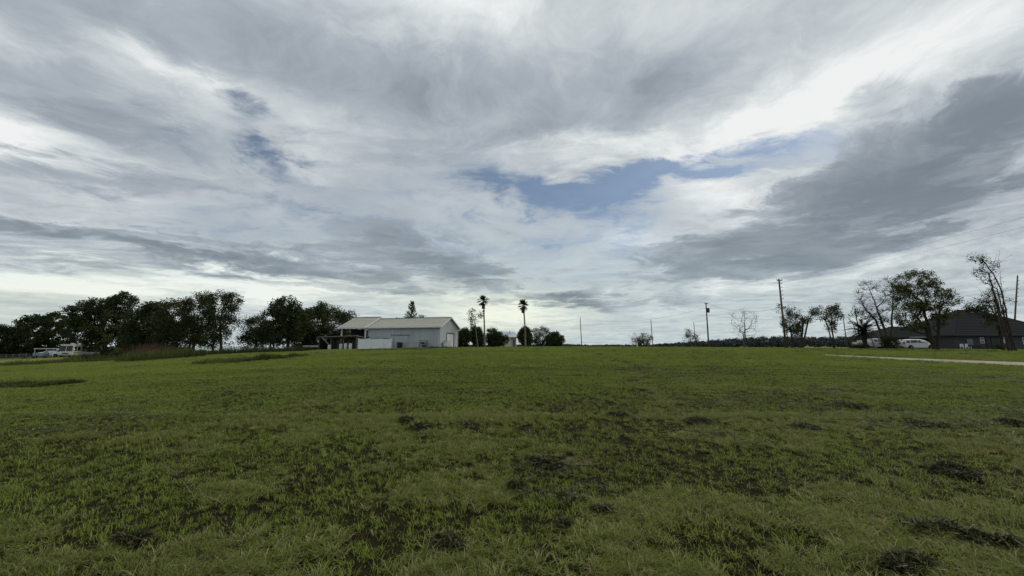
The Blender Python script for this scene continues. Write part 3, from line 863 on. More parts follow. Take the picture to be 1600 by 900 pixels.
tree('sparse_tree', 'thin pale-stemmed tree with few leaves left of the left palm', 'tree', 80, (747, 543), [(741, 500, 9, 12), (750, 490, 6, 6), (738, 492, 6, 10)], 34, 620, .26, .11, seed=20, r0=.02, leafmat='green', bark='greybark', cr=.32,
     trunks=[[(747, 543), (744, 520), (741, 500), (735, 484)]], twigs=30)

def fan_palm(label, px_top, py_top, px_base, Y, seed, lean=0.0):
    rng = np.random.default_rng(seed)
    B = P(px_base, 541, Y); B[2] = gnd(B[0], Y)
    T = P(px_top, py_top, Y) - B
    root = empty('fan_palm', B)
    tag(root, label, 'palm tree', 'tall fan palms between the barn and the shrubs')
    pts = [(T[0] * f + .12 * math.sin(3 * f) * lean, 0, -.2 + (T[2] + .2) * f) for f in np.linspace(0, 1, 9)]
    MB().tube(pts, [.26, .19, .17, .16, .15, .14, .14, .14, .16], 9).build('trunk', M['greybark'], root, smooth=True)
    c = Vector(T)
    # brown beard of dead fronds
    V = []; n = 190
    cc = np.array([c]) + np.stack([rng.normal(0, .15, n), rng.normal(0, .15, n), rng.uniform(-1.5, -.5, n)], 1)
    Vv, F = quads_at(cc, rng.uniform(.3, .6, n), rng, aspect=.35)
    mesh_obj('dead_frond_skirt', Vv, F, M['deadpalm'], root)
    fr = None
    for i in range(19):
        az = i * 2.39996 + rng.uniform(-.2, .2); el = math.radians([80, 55, 35, 15, -2, -22, -38][i % 7] + rng.uniform(-8, 8))
        d = Vector((math.cos(az) * math.cos(el), math.sin(az) * math.cos(el), math.sin(el)))
        if i < 3 or fr is None:
            m = MB(); m.bar((0, 0, 0), (.36, 0, 0), .04)
            for k in range(10):
                t = math.radians(-46 + 92 * k / 9)
                e = Vector((math.cos(t), math.sin(t), -.14 - .10 * abs(math.sin(t)))) * 1.05
                s = Vector((-math.sin(t), math.cos(t), 0)) * .075; o_ = Vector((.30, 0, 0))
                m.add([o_, o_ + e * .55 + s, o_ + e + Vector((0, 0, -.10)), o_ + e * .55 - s], [(0, 1, 2, 3)])
            f_ = m.build('frond', M['palm'], root); protos = [f_]; fr = f_
        else:
            f_ = fr.copy(); COL.objects.link(f_); f_.parent = root
        f_.location = c + Vector((0, 0, .05)); f_.rotation_mode = 'QUATERNION'
        f_.rotation_quaternion = d.to_track_quat('X', 'Z')
        s = rng.uniform(.85, 1.2) * (.93 if px_top > 800 else 1.0); f_.scale = (s, s, s)
fan_palm('left one of the two tall slender fan palms, the taller, beside the sparse tree', 755.5, 471, 757.5, 80, 31, .3)
fan_palm('right one of the two tall slender fan palms, in front of the clipped shrub', 817.5, 477.5, 821, 78, 32, 1)

# right-hand trees
tree('small_tree', 'small leafy many-stemmed tree beside the tiny white marker post', 'tree', 104, (1003, 544), [(996, 531, 9, 8), (1008, 528, 10, 9), (1003, 535, 13, 7)], 60, 2600, .26, .12, seed=41, leafmat='green', cr=.4,
     trunks=[[(1000, 544), (998, 534)], [(1004, 544), (1007, 532)], [(1008, 544), (1013, 533)]], mincut=.5)
tree('small_tree', 'small open tree left of the transformer pole', 'tree', 112, (1078, 544), [(1079, 530, 12, 8), (1075, 519, 4, 5), (1086, 526, 6, 6)], 46, 1100, .28, .12, seed=42, leafmat='green', cr=.35, r0=.02)
tree('bare_tree', 'leafless tree with fanned branches standing alone between two poles', 'tree', 84, (1163, 546), [(1163, 503, 21, 20, 1), (1150, 500, 10, 12), (1175, 500, 9, 11), (1172, 520, 10, 8, .6), (1150, 518, 10, 6, .4)], 80, 0, .1, .17, seed=43, r0=.014, bark='deadbark', twigs=260, shell=.7,
     trunks=[[(1163, 546), (1162, 530), (1161, 518)], [(1163, 530), (1164, 510), (1163, 492)]], up=.05, wig=.08)
LG = 'ragged storm-thinned trees along the lane'
tree('ragged_tree', 'ragged tree wrapped round the tall utility pole', 'tree', 68, (1238, 546), [(1236, 505, 13, 22, 1.4), (1224, 482, 13, 8, .5), (1220, 507, 9, 4, .6), (1240, 487, 10, 8, .7), (1246, 515, 9, 10)], 130, 3600, .21, .14, seed=44, leafmat='oak2', cr=.26, r0=.016, group=LG, twigs=60,
     trunks=[[(1238, 547), (1237, 525), (1234, 505)], [(1232, 546), (1229, 520), (1228, 505)]])
tree('ragged_tree', 'tree with thick broken trunk and one arm reaching to its right neighbour', 'tree', 66, (1251, 546), [(1262, 500, 10, 6), (1270, 488, 5, 6), (1256, 503, 6, 8), (1246, 515, 7, 7)], 55, 1300, .21, .19, seed=45, leafmat='oak2', cr=.26, r0=.016, group=LG, twigs=25,
     trunks=[[(1251, 547), (1253, 525), (1255, 500)], [(1247, 546), (1246, 522)], [(1250, 520), (1262, 504), (1270, 489)]])
tree('ragged_tree', 'tree with pale twisted trunk and flat-topped crown, left of the date palm', 'tree', 68, (1303, 547), [(1290, 485, 22, 7, 1.2), (1302, 495, 12, 14, 1.2), (1308, 480, 6, 6), (1283, 497, 10, 4, .5), (1300, 512, 7, 10, .8)], 130, 3500, .21, .13, seed=46, leafmat='oak2', cr=.27, r0=.013, group=LG, twigs=60,
     trunks=[[(1304, 547), (1302, 525), (1298, 508), (1300, 492)], [(1300, 512), (1290, 500), (1278, 493)]])
tree('dead_snag', 'dead snag of bare sticks left of the date palm', 'dead tree', 74, (1344, 546), [(1336, 484, 4, 8), (1325, 495, 4, 3), (1332, 505, 8, 4)], 12, 130, .2, .15, seed=47, leafmat='oak2', bark='deadbark', cr=.25, r0=.025, twigs=14, group=None,
     trunks=[[(1345, 547), (1341, 515), (1335, 474)], [(1343, 516), (1332, 505), (1321, 492)], [(1342, 522), (1331, 512), (1321, 498)]])
tree('bare_tree', 'big nearly leafless tree with spreading bare crown over the white pickup', 'tree', 70, (1388, 548), [(1362, 470, 22, 34, 1.3), (1395, 458, 14, 24, 1), (1378, 445, 18, 12, .8), (1350, 492, 14, 14, .8), (1385, 490, 20, 20, .7)], 150, 950, .22, .22, seed=48, leafmat='oak2', bark='deadbark', r0=.015, twigs=1300, cr=.3,
     trunks=[[(1386, 549), (1384, 520), (1374, 492), (1362, 460), (1356, 446)], [(1390, 549), (1393, 515), (1395, 480), (1396, 450)], [(1382, 515), (1368, 500), (1352, 484)]], leafells=[(1345, 492, 12, 10), (1375, 500, 14, 12)], up=.05, wig=.1)
tree('leafy_tree', 'largest leafy tree on the right, its wide crown over the white minivan', 'tree', 62, (1464, 549), [(1432, 444, 30, 24, 1.2), (1445, 462, 42, 24, 1), (1418, 474, 28, 24, 1), (1478, 468, 20, 16, .9), (1438, 494, 36, 24, 1.3), (1402, 448, 12, 14, .6), (1478, 490, 20, 10, .6), (1412, 505, 18, 10, .6)], 520, 21000, .20, .24, seed=49, leafmat='green', r0=.011, cr=.25, twigs=60,
     trunks=[[(1463, 550), (1455, 525), (1447, 500), (1440, 470)], [(1466, 550), (1466, 520), (1468, 480)], [(1461, 540), (1452, 527), (1448, 515)]])
tree('leaning_tree', 'tall tree leaning left across the frame with a forked bare tip, at the right edge', 'tree', 56, (1587, 549), [(1528, 403, 14, 7, .7), (1540, 415, 14, 12, .6), (1533, 428, 12, 7, .6), (1545, 455, 10, 8, .4), (1578, 470, 8, 4, .4), (1560, 465, 8, 10, .4), (1550, 440, 12, 10, .6), (1540, 470, 14, 10, .8)], 120, 1500, .18, .19, seed=50, leafmat='oak2', r0=.015, cr=.26, twigs=140, group=None, wig=.1,
     trunks=[[(1588, 550), (1580, 525), (1572, 490), (1565, 455), (1552, 428), (1540, 412), (1531, 402)], [(1568, 468), (1558, 452), (1546, 444), (1535, 440)], [(1556, 433), (1545, 428), (1532, 428), (1524, 424)], [(1553, 430), (1561, 418), (1560, 402), (1562, 398)]])
tree('leaning_tree', 'slimmer leaning tree with layered leaf sprays just left of the tallest leaning one', 'tree', 59, (1568, 549), [(1540, 487, 22, 9, 1.2), (1522, 480, 16, 7, .8), (1550, 470, 12, 14, .7), (1540, 455, 8, 10, .4), (1556, 505, 14, 12, .8)], 90, 3400, .20, .18, seed=51, leafmat='oak2', r0=.015, cr=.27, twigs=50, group=None,
     trunks=[[(1568, 550), (1564, 520), (1556, 495), (1545, 475), (1528, 449)], [(1558, 500), (1552, 470), (1548, 440)]])
tree('shrub', 'dark bush in front of the white pickup', 'shrub', 66, (1392, 548), [(1393, 537, 10, 9), (1388, 530, 8, 7)], 45, 2600, .18, .07, seed=52, leafmat='shrub', cr=.3, shell=.5)
tree('shrub', 'low dark bush at the foot of the date palm', 'shrub', 68, (1337, 547), [(1336, 542, 8, 4), (1345, 541, 6, 4)], 30, 1400, .16, .06, seed=53, leafmat='shrub', cr=.22)

def date_palm():
    Y = 67; rng = np.random.default_rng(61)
    B = P(1352, 541, Y); B[2] = gnd(B[0], Y)
    root = empty('date_palm', B); tag(root, 'squat date palm with arching feathery fronds beside the white pickup', 'palm tree')
    H = P(1352, 520, Y)[2] - B[2]
    MB().tube([(0, 0, -.1), (0, 0, .6), (.03, 0, H)], [.36, .30, .34], 10).build('trunk', M['bark'], root, smooth=True)
    m = MB(); N = 16; L = 3.0; pts = []
    for k in range(N + 1):
        f = k / N; pts.append(Vector((L * f * (1 - .18 * f), 0, L * (.30 * f - .55 * f * f))))
    m.tube(pts, [.035 * (1 - .7 * k / N) for k in range(N + 1)], 4)
    for k in range(2, N + 1):
        for sub in (0, .5):
            for sd in (-1, 1):
                p = pts[k] if sub == 0 else (pts[k] + pts[k - 1]) / 2
                ll = .48 * (1 - abs(k / N - .45) * .9)
                e = p + Vector((.22, sd * ll, -.16 * ll)); t = Vector((.035, 0, 0))
                m.add([p - t, p + t, e], [(0, 1, 2)])
    proto = m.build('frond', M['palm'], root)
    for i in range(56):
        f_ = proto if i == 0 else proto.copy()
        if i: COL.objects.link(f_); f_.parent = root
        az = i * 2.39996; el = math.radians(72 - 105 * (i / 55) ** .8 + rng.uniform(-7, 7))
        d = Vector((math.cos(az) * math.cos(el), math.sin(az) * math.cos(el), math.sin(el)))
        f_.location = (0, 0, H); f_.rotation_mode = 'QUATERNION'; f_.rotation_quaternion = d.to_track_quat('X', 'Z')
        s = rng.uniform(.95, 1.2); f_.scale = (s, s, s)
date_palm()

# ------------------------------------------------------------------ far woods
def woods():
    rng = np.random.default_rng(71)
    C = []; S = []; T = []
    tp = np.array([(380, 541), (640, 540), (885, 537.5), (925, 539), (960, 538.5), (1000, 538.8), (1030, 537), (1060, 535.5), (1100, 532.5), (1150, 528.5), (1200, 525.5), (1240, 524.5), (1270, 526.5), (1300, 526), (1340, 525.5), (1420, 524), (1700, 522)])
    for row, (Y, drop) in enumerate([(430, 8.5), (520, 5), (620, 2), (720, 0)]):
        px = 560 if row else 860
        while px < 1700:
            top = np.interp(px, tp[:, 0], tp[:, 1])
            if row == 0 and px < 900: top += 2
            hz = 1.6 + (541 - top) * Y / 607.0
            g_ = gnd((px - 800) / 607 * Y, Y)
            h = hz - g_ - drop * (hz - g_) / 22.0 + rng.normal(0, .4)
            h = max(h, 2.5) * rng.uniform(.93, 1.04)
            x = (px - 800) / 607.0 * Y; w = rng.uniform(3.5, 6.5)
            n = 190
            v = rng.normal(0, 1, (n, 3)); v /= np.linalg.norm(v, axis=1)[:, None]
            v *= rng.uniform(.55, 1, n)[:, None] ** .5
            v += rng.normal(0, .10, (n, 3))
            c = np.array([x, Y + rng.uniform(-12, 12), g_ + h * .5]) + v * [w, w, h * .5]
            C.append(c); S.append(rng.uniform(.9, 2.1, n)); T.append(np.full(n, rng.uniform(0, .7)) + rng.uniform(0, .3, n))
            px += w * .8 * 607 / Y
    C = np.concatenate(C); S = np.concatenate(S); T = np.concatenate(T)
    V, F = quads_at(C, S, rng, aspect=.8)
    o = mesh_obj('distant_woods', V, F, M['far'], tone=np.repeat(T, 4))
    tag(o, 'long dark belt of far woods on the rise beyond the field', 'woods', kind='stuff')
woods()

# ------------------------------------------------------------------ weeds and mounds
def weeds(name, label, cat, outline, dens, hmin, hmax, mat, seed, wid=.12, kind='stuff', lean=.25):
    """outline: list of ((px,py) near edge, (px,py) far edge | depth width m, height factor)"""
    rng = np.random.default_rng(seed)
    C = []; S = []; T = []; pts = []
    for i in range(len(outline) - 1):
        (a, wa, ha), (b, wb, hb) = outline[i], outline[i + 1]
        A = np.array(hit(*a) if a[1] > 400 else a, float); B = np.array(hit(*b), float)
        L = np.linalg.norm(B - A); n = int(L * max(wa, wb) * dens)
        f = rng.uniform(0, 1, n)
        q = A + (B - A) * f[:, None]; q[:, 1] += rng.uniform(0, 1, n) * (wa + (wb - wa) * f)
        h = (ha + (hb - ha) * f) * rng.uniform(hmin, hmax, n) * (.5 + vnoise(q[:, 0], q[:, 1], .8, seed))
        pts.append(np.column_stack([q, h]))
    pts = np.concatenate(pts); n = len(pts)
    z0 = gz(pts[:, 0], pts[:, 1])
    V = []; tone = []
    k = 5
    # each stem: a leaning blade; leaves along it
    az = rng.uniform(0, 6.28, n); h = pts[:, 2]
    base = np.column_stack([pts[:, 0], pts[:, 1], z0]); tip = base + np.column_stack([np.cos(az) * h * lean, np.sin(az) * h * lean, h])
    sd = np.column_stack([np.cos(az + 1.57), np.sin(az + 1.57), np.zeros(n)]) * wid * .25
    Vb = np.stack([base - sd, base + sd, tip + sd * .3, tip - sd * .3], 1).reshape(-1, 3)
    f = rng.uniform(.15, 1, (n, k)); c = base[:, None, :] + (tip - base)[:, None, :] * f[..., None]
    c = c.reshape(-1, 3) + rng.normal(0, wid * .7, (n * k, 3)) * [1, 1, .5]
    Vl, Fl = quads_at(c, rng.uniform(.6, 1.4, len(c)) * wid, rng, aspect=.45)
    kk = np.arange(n) * 4; Fb = np.stack([kk, kk + 1, kk + 2, kk + 3], 1)
    tn = vnoise(pts[:, 0], pts[:, 1], .6, seed + 3)
    tone = np.concatenate([np.repeat(tn, 4), np.repeat(np.clip(np.repeat(tn, k) * .6 + rng.uniform(0, .42, n * k), 0, 1), 4)])
    o = mesh_obj(name, np.concatenate([Vb, Vl]), np.concatenate([Fb, Fl + len(Vb)]), M[mat], tone=tone)
    tag(o, label, cat, kind=kind)
    return o
weeds('weed_bank', 'low ragged weeds along the left edge of the field', 'weeds', [((-60, 573), 3, .7), ((60, 570), 3, .8), ((130, 566), 3, 1.0), ((185, 563.5), 3, .8)], 16, .35, 1.0, 'weed', 81)
weeds('weed_bank', 'thick green weeds in front of the motorhome', 'weeds', [((95, 564), 2.5, 1.0), ((130, 561.5), 3, 1.2), ((175, 560), 3, .8)], 22, .4, 1.2, 'shrub', 82)
weeds('weed_bank', 'waist-high green weeds below the oaks', 'weeds', [((178, 566.5), 4, .9), ((230, 564), 5, 1.2), ((285, 560), 4, 1.0), ((300, 557), 3, .6)], 22, .5, 1.2, 'weed', 83)
weeds('weed_bank', 'tall reddish-brown seeding weeds behind the green ones', 'weeds', [((190, 560), 4, 1.5), ((235, 558), 5, 1.9), ((264, 556.5), 4, 1.5)], 16, .7, 1.3, 'weedred', 84)
weeds('weed_bank', 'dark low growth along the foot of the trees left of the barn', 'weeds', [((285, 556.5), 4, .9), ((345, 554), 4, 1.1), ((400, 551.5), 4, .9), ((455, 550), 4, .9), ((475, 549), 3, .5)], 22, .4, 1.0, 'shrub', 85)
weeds('weed_bank', 'grass tufts and weeds at the foot of the barn and fence', 'weeds', [((556, 548.3), 1, .4), ((612, 547.3), 1, .35), ((668, 545.3), 1, .5), ((690, 544.6), 1, .8), ((712, 544), 1, .4)], 24, .2, .8, 'shrub', 86)
weeds('grass_mound', 'long low ridge of uncut weedy grass in front of the left trees', 'mound', [((296, 570.5), 3.5, .75), ((330, 569.5), 3, .5), ((375, 567.5), 4, .8), ((425, 562.5), 4, .9), ((460, 559), 3, .3)], 70, .22, .62, 'weed', 87, wid=.09)
weeds('grass_mound', 'dark low ridge of cut grass at the left edge of the field', 'mound', [((-60, 608), 1.6, .9), ((10, 607.5), 1.5, 1.0), ((60, 606), 1.4, .9), ((98, 601), 1.0, .5)], 190, .07, .22, 'green', 88, wid=.06, lean=1.0)

def thicket():
    """dark undergrowth closing the view below the crowns of the left trees"""
    rng = np.random.default_rng(91); C = []; T = []
    for px0, px1, Y, top, n in [(-60, 205, 112, 541, 260), (195, 290, 90, 543, 120), (470, 560, 92, 536, 110), (300, 345, 84, 549, 24), (430, 480, 84, 545, 40)]:
        for _ in range(n):
            px = rng.uniform(px0, px1); x = (px - 800) / 607 * Y; y = Y + rng.uniform(-2, 3); g0 = gnd(x, y)
            h = (EYE + (541 - top) * Y / 607 - g0) * rng.uniform(.5, 1.05); k = 110
            c = np.array([x, y, g0]) + np.column_stack([rng.normal(0, .8, k), rng.normal(0, .7, k), rng.uniform(0, 1, k) ** .8 * h])
            C.append(c); T.append(np.full(k, rng.uniform(0, .5)) + rng.uniform(0, .3, k))
    C = np.concatenate(C); T = np.concatenate(T)
    V, F = quads_at(C, .42 * rng.uniform(.6, 1.3, len(C)), rng)
    tag(mesh_obj('undergrowth', V, F, M['oak'], tone=np.repeat(T, 4)), 'dark undergrowth filling the space below the left trees', 'undergrowth', kind='stuff')
thicket()

weeds('verge_weeds', 'sparse low tufts along the far edge of the field', 'weeds', [((700, 544.6), 3, .6), ((860, 543.8), 4, .5), ((1000, 544), 4, .7), ((1150, 544.6), 4, .6), ((1290, 546), 4, .9), ((1420, 548), 3, .6), ((1590, 550), 3, .8)], 2.2, .12, .42, 'weed', 89, wid=.10)

# ------------------------------------------------------------------ metal barn
def barn():
    TH = math.radians(15)
    x0, y0 = P(687, 541, 72)[:2]
    root = empty('metal_barn', (x0, y0, 1.0), -TH)
    tag(root, 'long pale grey metal barn with tan roof and open dark bay at its left end', 'barn')
    L, W, HE, HR = 15.5, 8.4, 4.28, 6.15      # closed part: long side runs to -x, gable at x=0
    t = .08
    m = MB()
    # wall with a door opening in the gable
    d0, d1, dh = 3.0, 6.3, 3.05
    m.box(-L, 0, 0, t, -.4, HE)                                    # front
    m.box(-L, 0, W - t, W, -.4, HE)                                # back
    m.box(-L, -L + t, t, W - t, -.4, HE)
    m.box(-t, 0, t, d0, -.4, HE); m.box(-t, 0, d1, W - t, -.4, HE); m.box(-t, 0, d0, d1, dh, HE)
    for xx in (-t, -L):
        m.add([(xx, 0, HE), (xx, W, HE), (xx, W / 2, HR), (xx + t, 0, HE), (xx + t, W, HE), (xx + t, W / 2, HR)],
              [(0, 2, 1), (3, 4, 5), (0, 3, 5, 2), (2, 5, 4, 1)])
    wall = m.build('wall', M['metalwall'], root)
    # vertical ribs of the cladding
    m = MB()
    for x in np.arange(-L + .3, -.2, .305): m.box(x, x + .045, -.022, 0, -.3, HE - .05)
    for y in np.arange(.3, W - .2, .305):
        zt = HE + (HR - HE) * (1 - abs(y - W / 2) / (W / 2)) - .12
        z0 = dh + .12 if d0 - .15 < y < d1 + .1 else -.3
        m.box(0, .022, y, y + .045, z0, zt)
    ribs = m.build('cladding_ribs', M['metalwall'], root); ribs['kind'] = 'stuff'
    # roof slabs
    def roof(xa, xb, oy, ya, yb, zb, rise, name, label=None):
        yc = (ya + yb) / 2; hw = (yb - ya) / 2 + oy; s = rise / ((yb - ya) / 2)
        ze = zb - s * oy; zr = zb + rise; k = .10
        mm = MB()
        V = [(xa, yc - hw, ze), (xb, yc - hw, ze), (xb, yc, zr), (xa, yc, zr), (xb, yc + hw, ze), (xa, yc + hw, ze)]
        V += [(x, y, z + k) for x, y, z in V]
        mm.add(V, [(0, 3, 2, 1), (3, 5, 4, 2), (6, 7, 8, 9), (9, 8, 10, 11), (0, 1, 7, 6), (5, 11, 10, 4), (1, 2, 8, 7), (2, 4, 10, 8), (0, 6, 9, 3), (3, 9, 11, 5)])
        r_ = mm.build(name, M['metalroof'], root)
        if label: r_['label'] = label
        proto = None
        for sgn in (-1, 1):
            for x in np.arange(xa + .45, xb - .1, .9):
                if proto is None:
                    q = MB(); q.bar((0, -hw + .02, ze - zr + k + .015), (0, -.03, k - .01 + .02), .05, .05)
                    o = q.build('roof_seam', M['metalroof'], r_); proto = o
                else:
                    o = proto.copy(); COL.objects.link(o); o.parent = r_
                o.location = (x, yc, zr); o.rotation_euler = (0, 0, 0 if sgn < 0 else math.pi)
        q = MB(); q.bar((xa, yc, zr + k + .03), (xb, yc, zr + k + .03), .34, .06); q.build('ridge_cap', M['metalroof'], r_)
        # fascia boards under the eaves and along the rakes
        q = MB(); q.box(xa, xb, yc - hw - .03, yc - hw, ze - .14, ze + k + .02); q.box(xa, xb, yc + hw, yc + hw + .03, ze - .14, ze + k + .02)
        for xx in (xa - .032, xb + .002):
            for sg in (-1, 1): q.bar((xx + .015, yc + sg * hw, ze + k / 2 - .03), (xx + .015, yc, zr + k / 2 - .03), .03, .22)
        q.build('fascia', M['trimwhite'], r_)
        return r_
    roof(-L + .06, .38, .42, 0, W, HE + .03, HR - HE, 'roof')
    LB = 21.2
    roof(-LB - .5, -L + .02, .95, -.1, W + .1, HE + .30, HR - HE + .08, 'bay_roof', 'raised roof over the open left bay')
    # open bay: posts, back and side sheets
    for x in (-LB, -L - .25):
        for y in (-.62, W):
            MB().box(x, x + .22, y, y + .22, -.6, HE + .02).build('post', M['trimwhite'], root)
    MB().box(-LB + .25, -L - .3, W - .3, W - .24, -.4, HE - .1).build('back_sheet', M['darkin'], root)  # near-black sheet paints the dark inside of the open bay
    MB().box(-LB + .05, -LB + .11, 2.2, W - .35, -.4, HE - .1).build('side_sheet', M['greysteel'], root)
    q = MB(); [q.box(-LB, -L, y, y + .12, HE - .12, HE + .08) for y in (-.6, 1.5, 3.5, 5.6)]
    q.build('roof_beams', M['darkin'], root)
    # gutter, downspouts
    MB().box(-L - .02, .40, -.57, -.46, HE - .22, HE - .06).build('gutter', M['trimwhite'], root)
    for x in (-9.9, -.22):
        q = MB(); q.box(x, x + .13, -.12, -.03, -.3, HE - .35); q.bar((x + .065, -.075, HE - .38), (x + .065, -.50, HE - .16), .11)
        q.build('downspout', M['trimwhite'], root)
    q = MB(); q.box(.025, .09, W - .16, W - .06, -.3, HE - .3); q.build('downspout', M['trimwhite'], root)
    # sliding door on its rail, cable rail
    dr = MB().box(-9.55, -6.55, -.09, -.028, -.2, 2.62).build('sliding_door', M['metalwall'], root)
    q = MB(); [q.box(x, x + .045, -.115, -.09, -.15, 2.6) for x in np.arange(-9.4, -6.6, .3)]; q.build('door_ribs', M['metalwall'], dr)
    MB().box(-10.2, -6.2, -.16, -.03, 2.64, 2.80).build('door_rail', M['greysteel'], root)
    # gable roll-up door
    fr = MB(); fr.box(.0, .06, d0 - .14, d0, -.3, dh + .14); fr.box(.0, .06, d1, d1 + .14, -.3, dh + .14); fr.box(.0, .06, d0, d1, dh, dh + .14)
    dd = MB().box(-.07, -.03, d0, d1, -.3, dh).build('roll_up_door', M['trimwhite'], root)
    q = MB(); [q.box(-.028, -.012, d0 + .02, d1 - .02, z, z + .05) for z in np.arange(0, dh - .1, .28)]; q.build('door_slats', M['trimwhite'], dd)
    fr.build('door_frame', M['blacksteel'], root)
    # corner trims
    q = MB(); q.box(-.02, .035, -.035, .05, -.3, HE - .02); q.build('corner_trim', M['metalwall'], root)
    return root, TH
BARN, BTH = barn()
BX = Matrix.Translation(BARN.location) @ Matrix.Rotation(-BTH, 4, 'Z')
def bp(x, y, z=None):
    p = BX @ Vector((x, y, 0)); 
    p.z = gnd(p.x, p.y) if z is None else 1.0 + z
    return p
def at_barn(name, label, cat, x, y, z=None, rz=0.0, group=None):
    return tag(empty(name, bp(x, y, z), -BTH + rz), label, cat, group)

t = at_barn('waste_bin', 'tall dark bin standing against the barn front', 'bin', -7.9, -.75)
MB().add([(-.30, -.30, 0), (.30, -.30, 0), (.30, .30, 0), (-.30, .30, 0), (-.36, -.36, 1.1), (.36, -.36, 1.1), (.36, .36, 1.1), (-.36, .36, 1.1)],
         [(0, 3, 2, 1), (4, 5, 6, 7), (0, 1, 5, 4), (1, 2, 6, 5), (2, 3, 7, 6), (3, 0, 4, 7)]).build('bin_body', M['blacksteel'], t)
MB().prism([(-.39, 1.1), (.39, 1.1), (.39, 1.16), (0, 1.22), (-.39, 1.16)], -.39, .39).build('lid', M['blacksteel'], t)
for s in (-1, 1): MB().tube([(s * .3, .33, .1), (s * .36, .33, .1)], .1, 10).build('wheel', M['rubber'], t)

t = at_barn('storage_rack', 'grey steel shelf rack near the right corner of the barn front', 'rack', -2.9, -.8)
for x in (-.62, .62):
    for y in (-.25, .25): MB().box(x - .035, x + .035, y - .035, y + .035, 0, 1.45).build('upright', M['greysteel'], t)
for z in (.18, .72, 1.38): MB().box(-.7, .7, -.3, .3, z, z + .07).build('shelf', M['greysteel'], t)
MB().box(-.5, .1, -.2, .2, .79, 1.1).build('stored_box', M['blacksteel'], t); MB().box(-.2, .5, -.2, .2, .25, .6).build('stored_box', M['blacksteel'], t)

t = at_barn('equipment_box', 'white equipment cabinet beside the roll-up door of the barn gable', 'cabinet', .75, 1.6)
MB().box(-.4, .4, -.75, .75, .05, 1.25).build('cabinet_body', M['trimwhite'], t, bevel=.03)
MB().box(-.44, .44, -.79, .79, 1.25, 1.31).build('cabinet_top', M['greysteel'], t)
q = MB(); [q.box(.40, .42, -.6, .6, z, z + .03) for z in np.arange(.2, 1.1, .1)]; q.build('vent_grille', M['greysteel'], t)

t = at_barn('cable_rail', 'thin waist-high rail along the barn front between downspout and rack', 'rail', -9.5, -1.0)
for x in (0, 2.9, 5.8): MB().box(x - .03, x + .03, -.03, .03, -.1, 1.12).build('rail_post', M['greysteel'], t)
MB().bar((0, 0, 1.08), (5.8, 0, 1.08), .05).build('top_rail', M['greysteel'], t)

# grey low container roof behind the white fence
t = at_barn('storage_tank', 'long low grey box behind the white vinyl fence', 'tank', -12.9, -1.1)
MB().box(-2.3, 2.4, -.6, .5, .1, 1.85).build('tank_body', M['greysteel'], t)
MB().prism([(-.72, 1.85), (.62, 1.85), (.62, 1.9), (-.05, 2.08), (-.72, 1.9)], -2.4, 2.5, 'x').build('tank_lid', M['greysteel'], t)
MB().tube([(-1.75, 0, 2.0), (-1.75, 0, 2.34)], .28, 12).build('hatch', M['blacksteel'], t)

# white vinyl privacy fence: posts with caps, panels
def vinyl_fence():
    A = P(559.5, 541, 69.5)[:2]; B = P(611, 541, 70.5)[:2]
    n = 3; d = (B - A); ln = np.linalg.norm(d); u = d / ln
    root = empty('vinyl_fence', (A[0], A[1], min(gnd(*A), gnd(*B)) - .02), math.atan2(u[1], u[0]))
    tag(root, 'three-panel white vinyl privacy fence in front of the open barn bay', 'fence')
    post = None
    for i in range(n + 1):
        x = ln * i / n
        p = MB().box(x - .065, x + .065, -.065, .065, -.1, 1.92).build('post', M['vinyl'], root)
        MB().add([(x - .085, -.085, 1.92), (x + .085, -.085, 1.92), (x + .085, .085, 1.92), (x - .085, .085, 1.92), (x, 0, 2.02)], [(0, 3, 2, 1), (0, 1, 4), (1, 2, 4), (2, 3, 4), (3, 0, 4)]).build('post_cap', M['vinyl'], p)
        if i < n:
            a, b = x + .065, x + ln / n - .065
            pn = MB().box(a, b, -.02, .02, .1, 1.80).build('panel', M['vinyl'], root)
            for z in (.04, 1.76): MB().box(a, b, -.035, .035, z, z + .12).build('rail', M['vinyl'], root)
            q = MB(); [q.box(xx, xx + .02, -.026, -.02, .17, 1.75) for xx in np.arange(a + .15, b - .05, .16)]
            q.build('groove_strips', M['vinyl'], pn)
vinyl_fence()

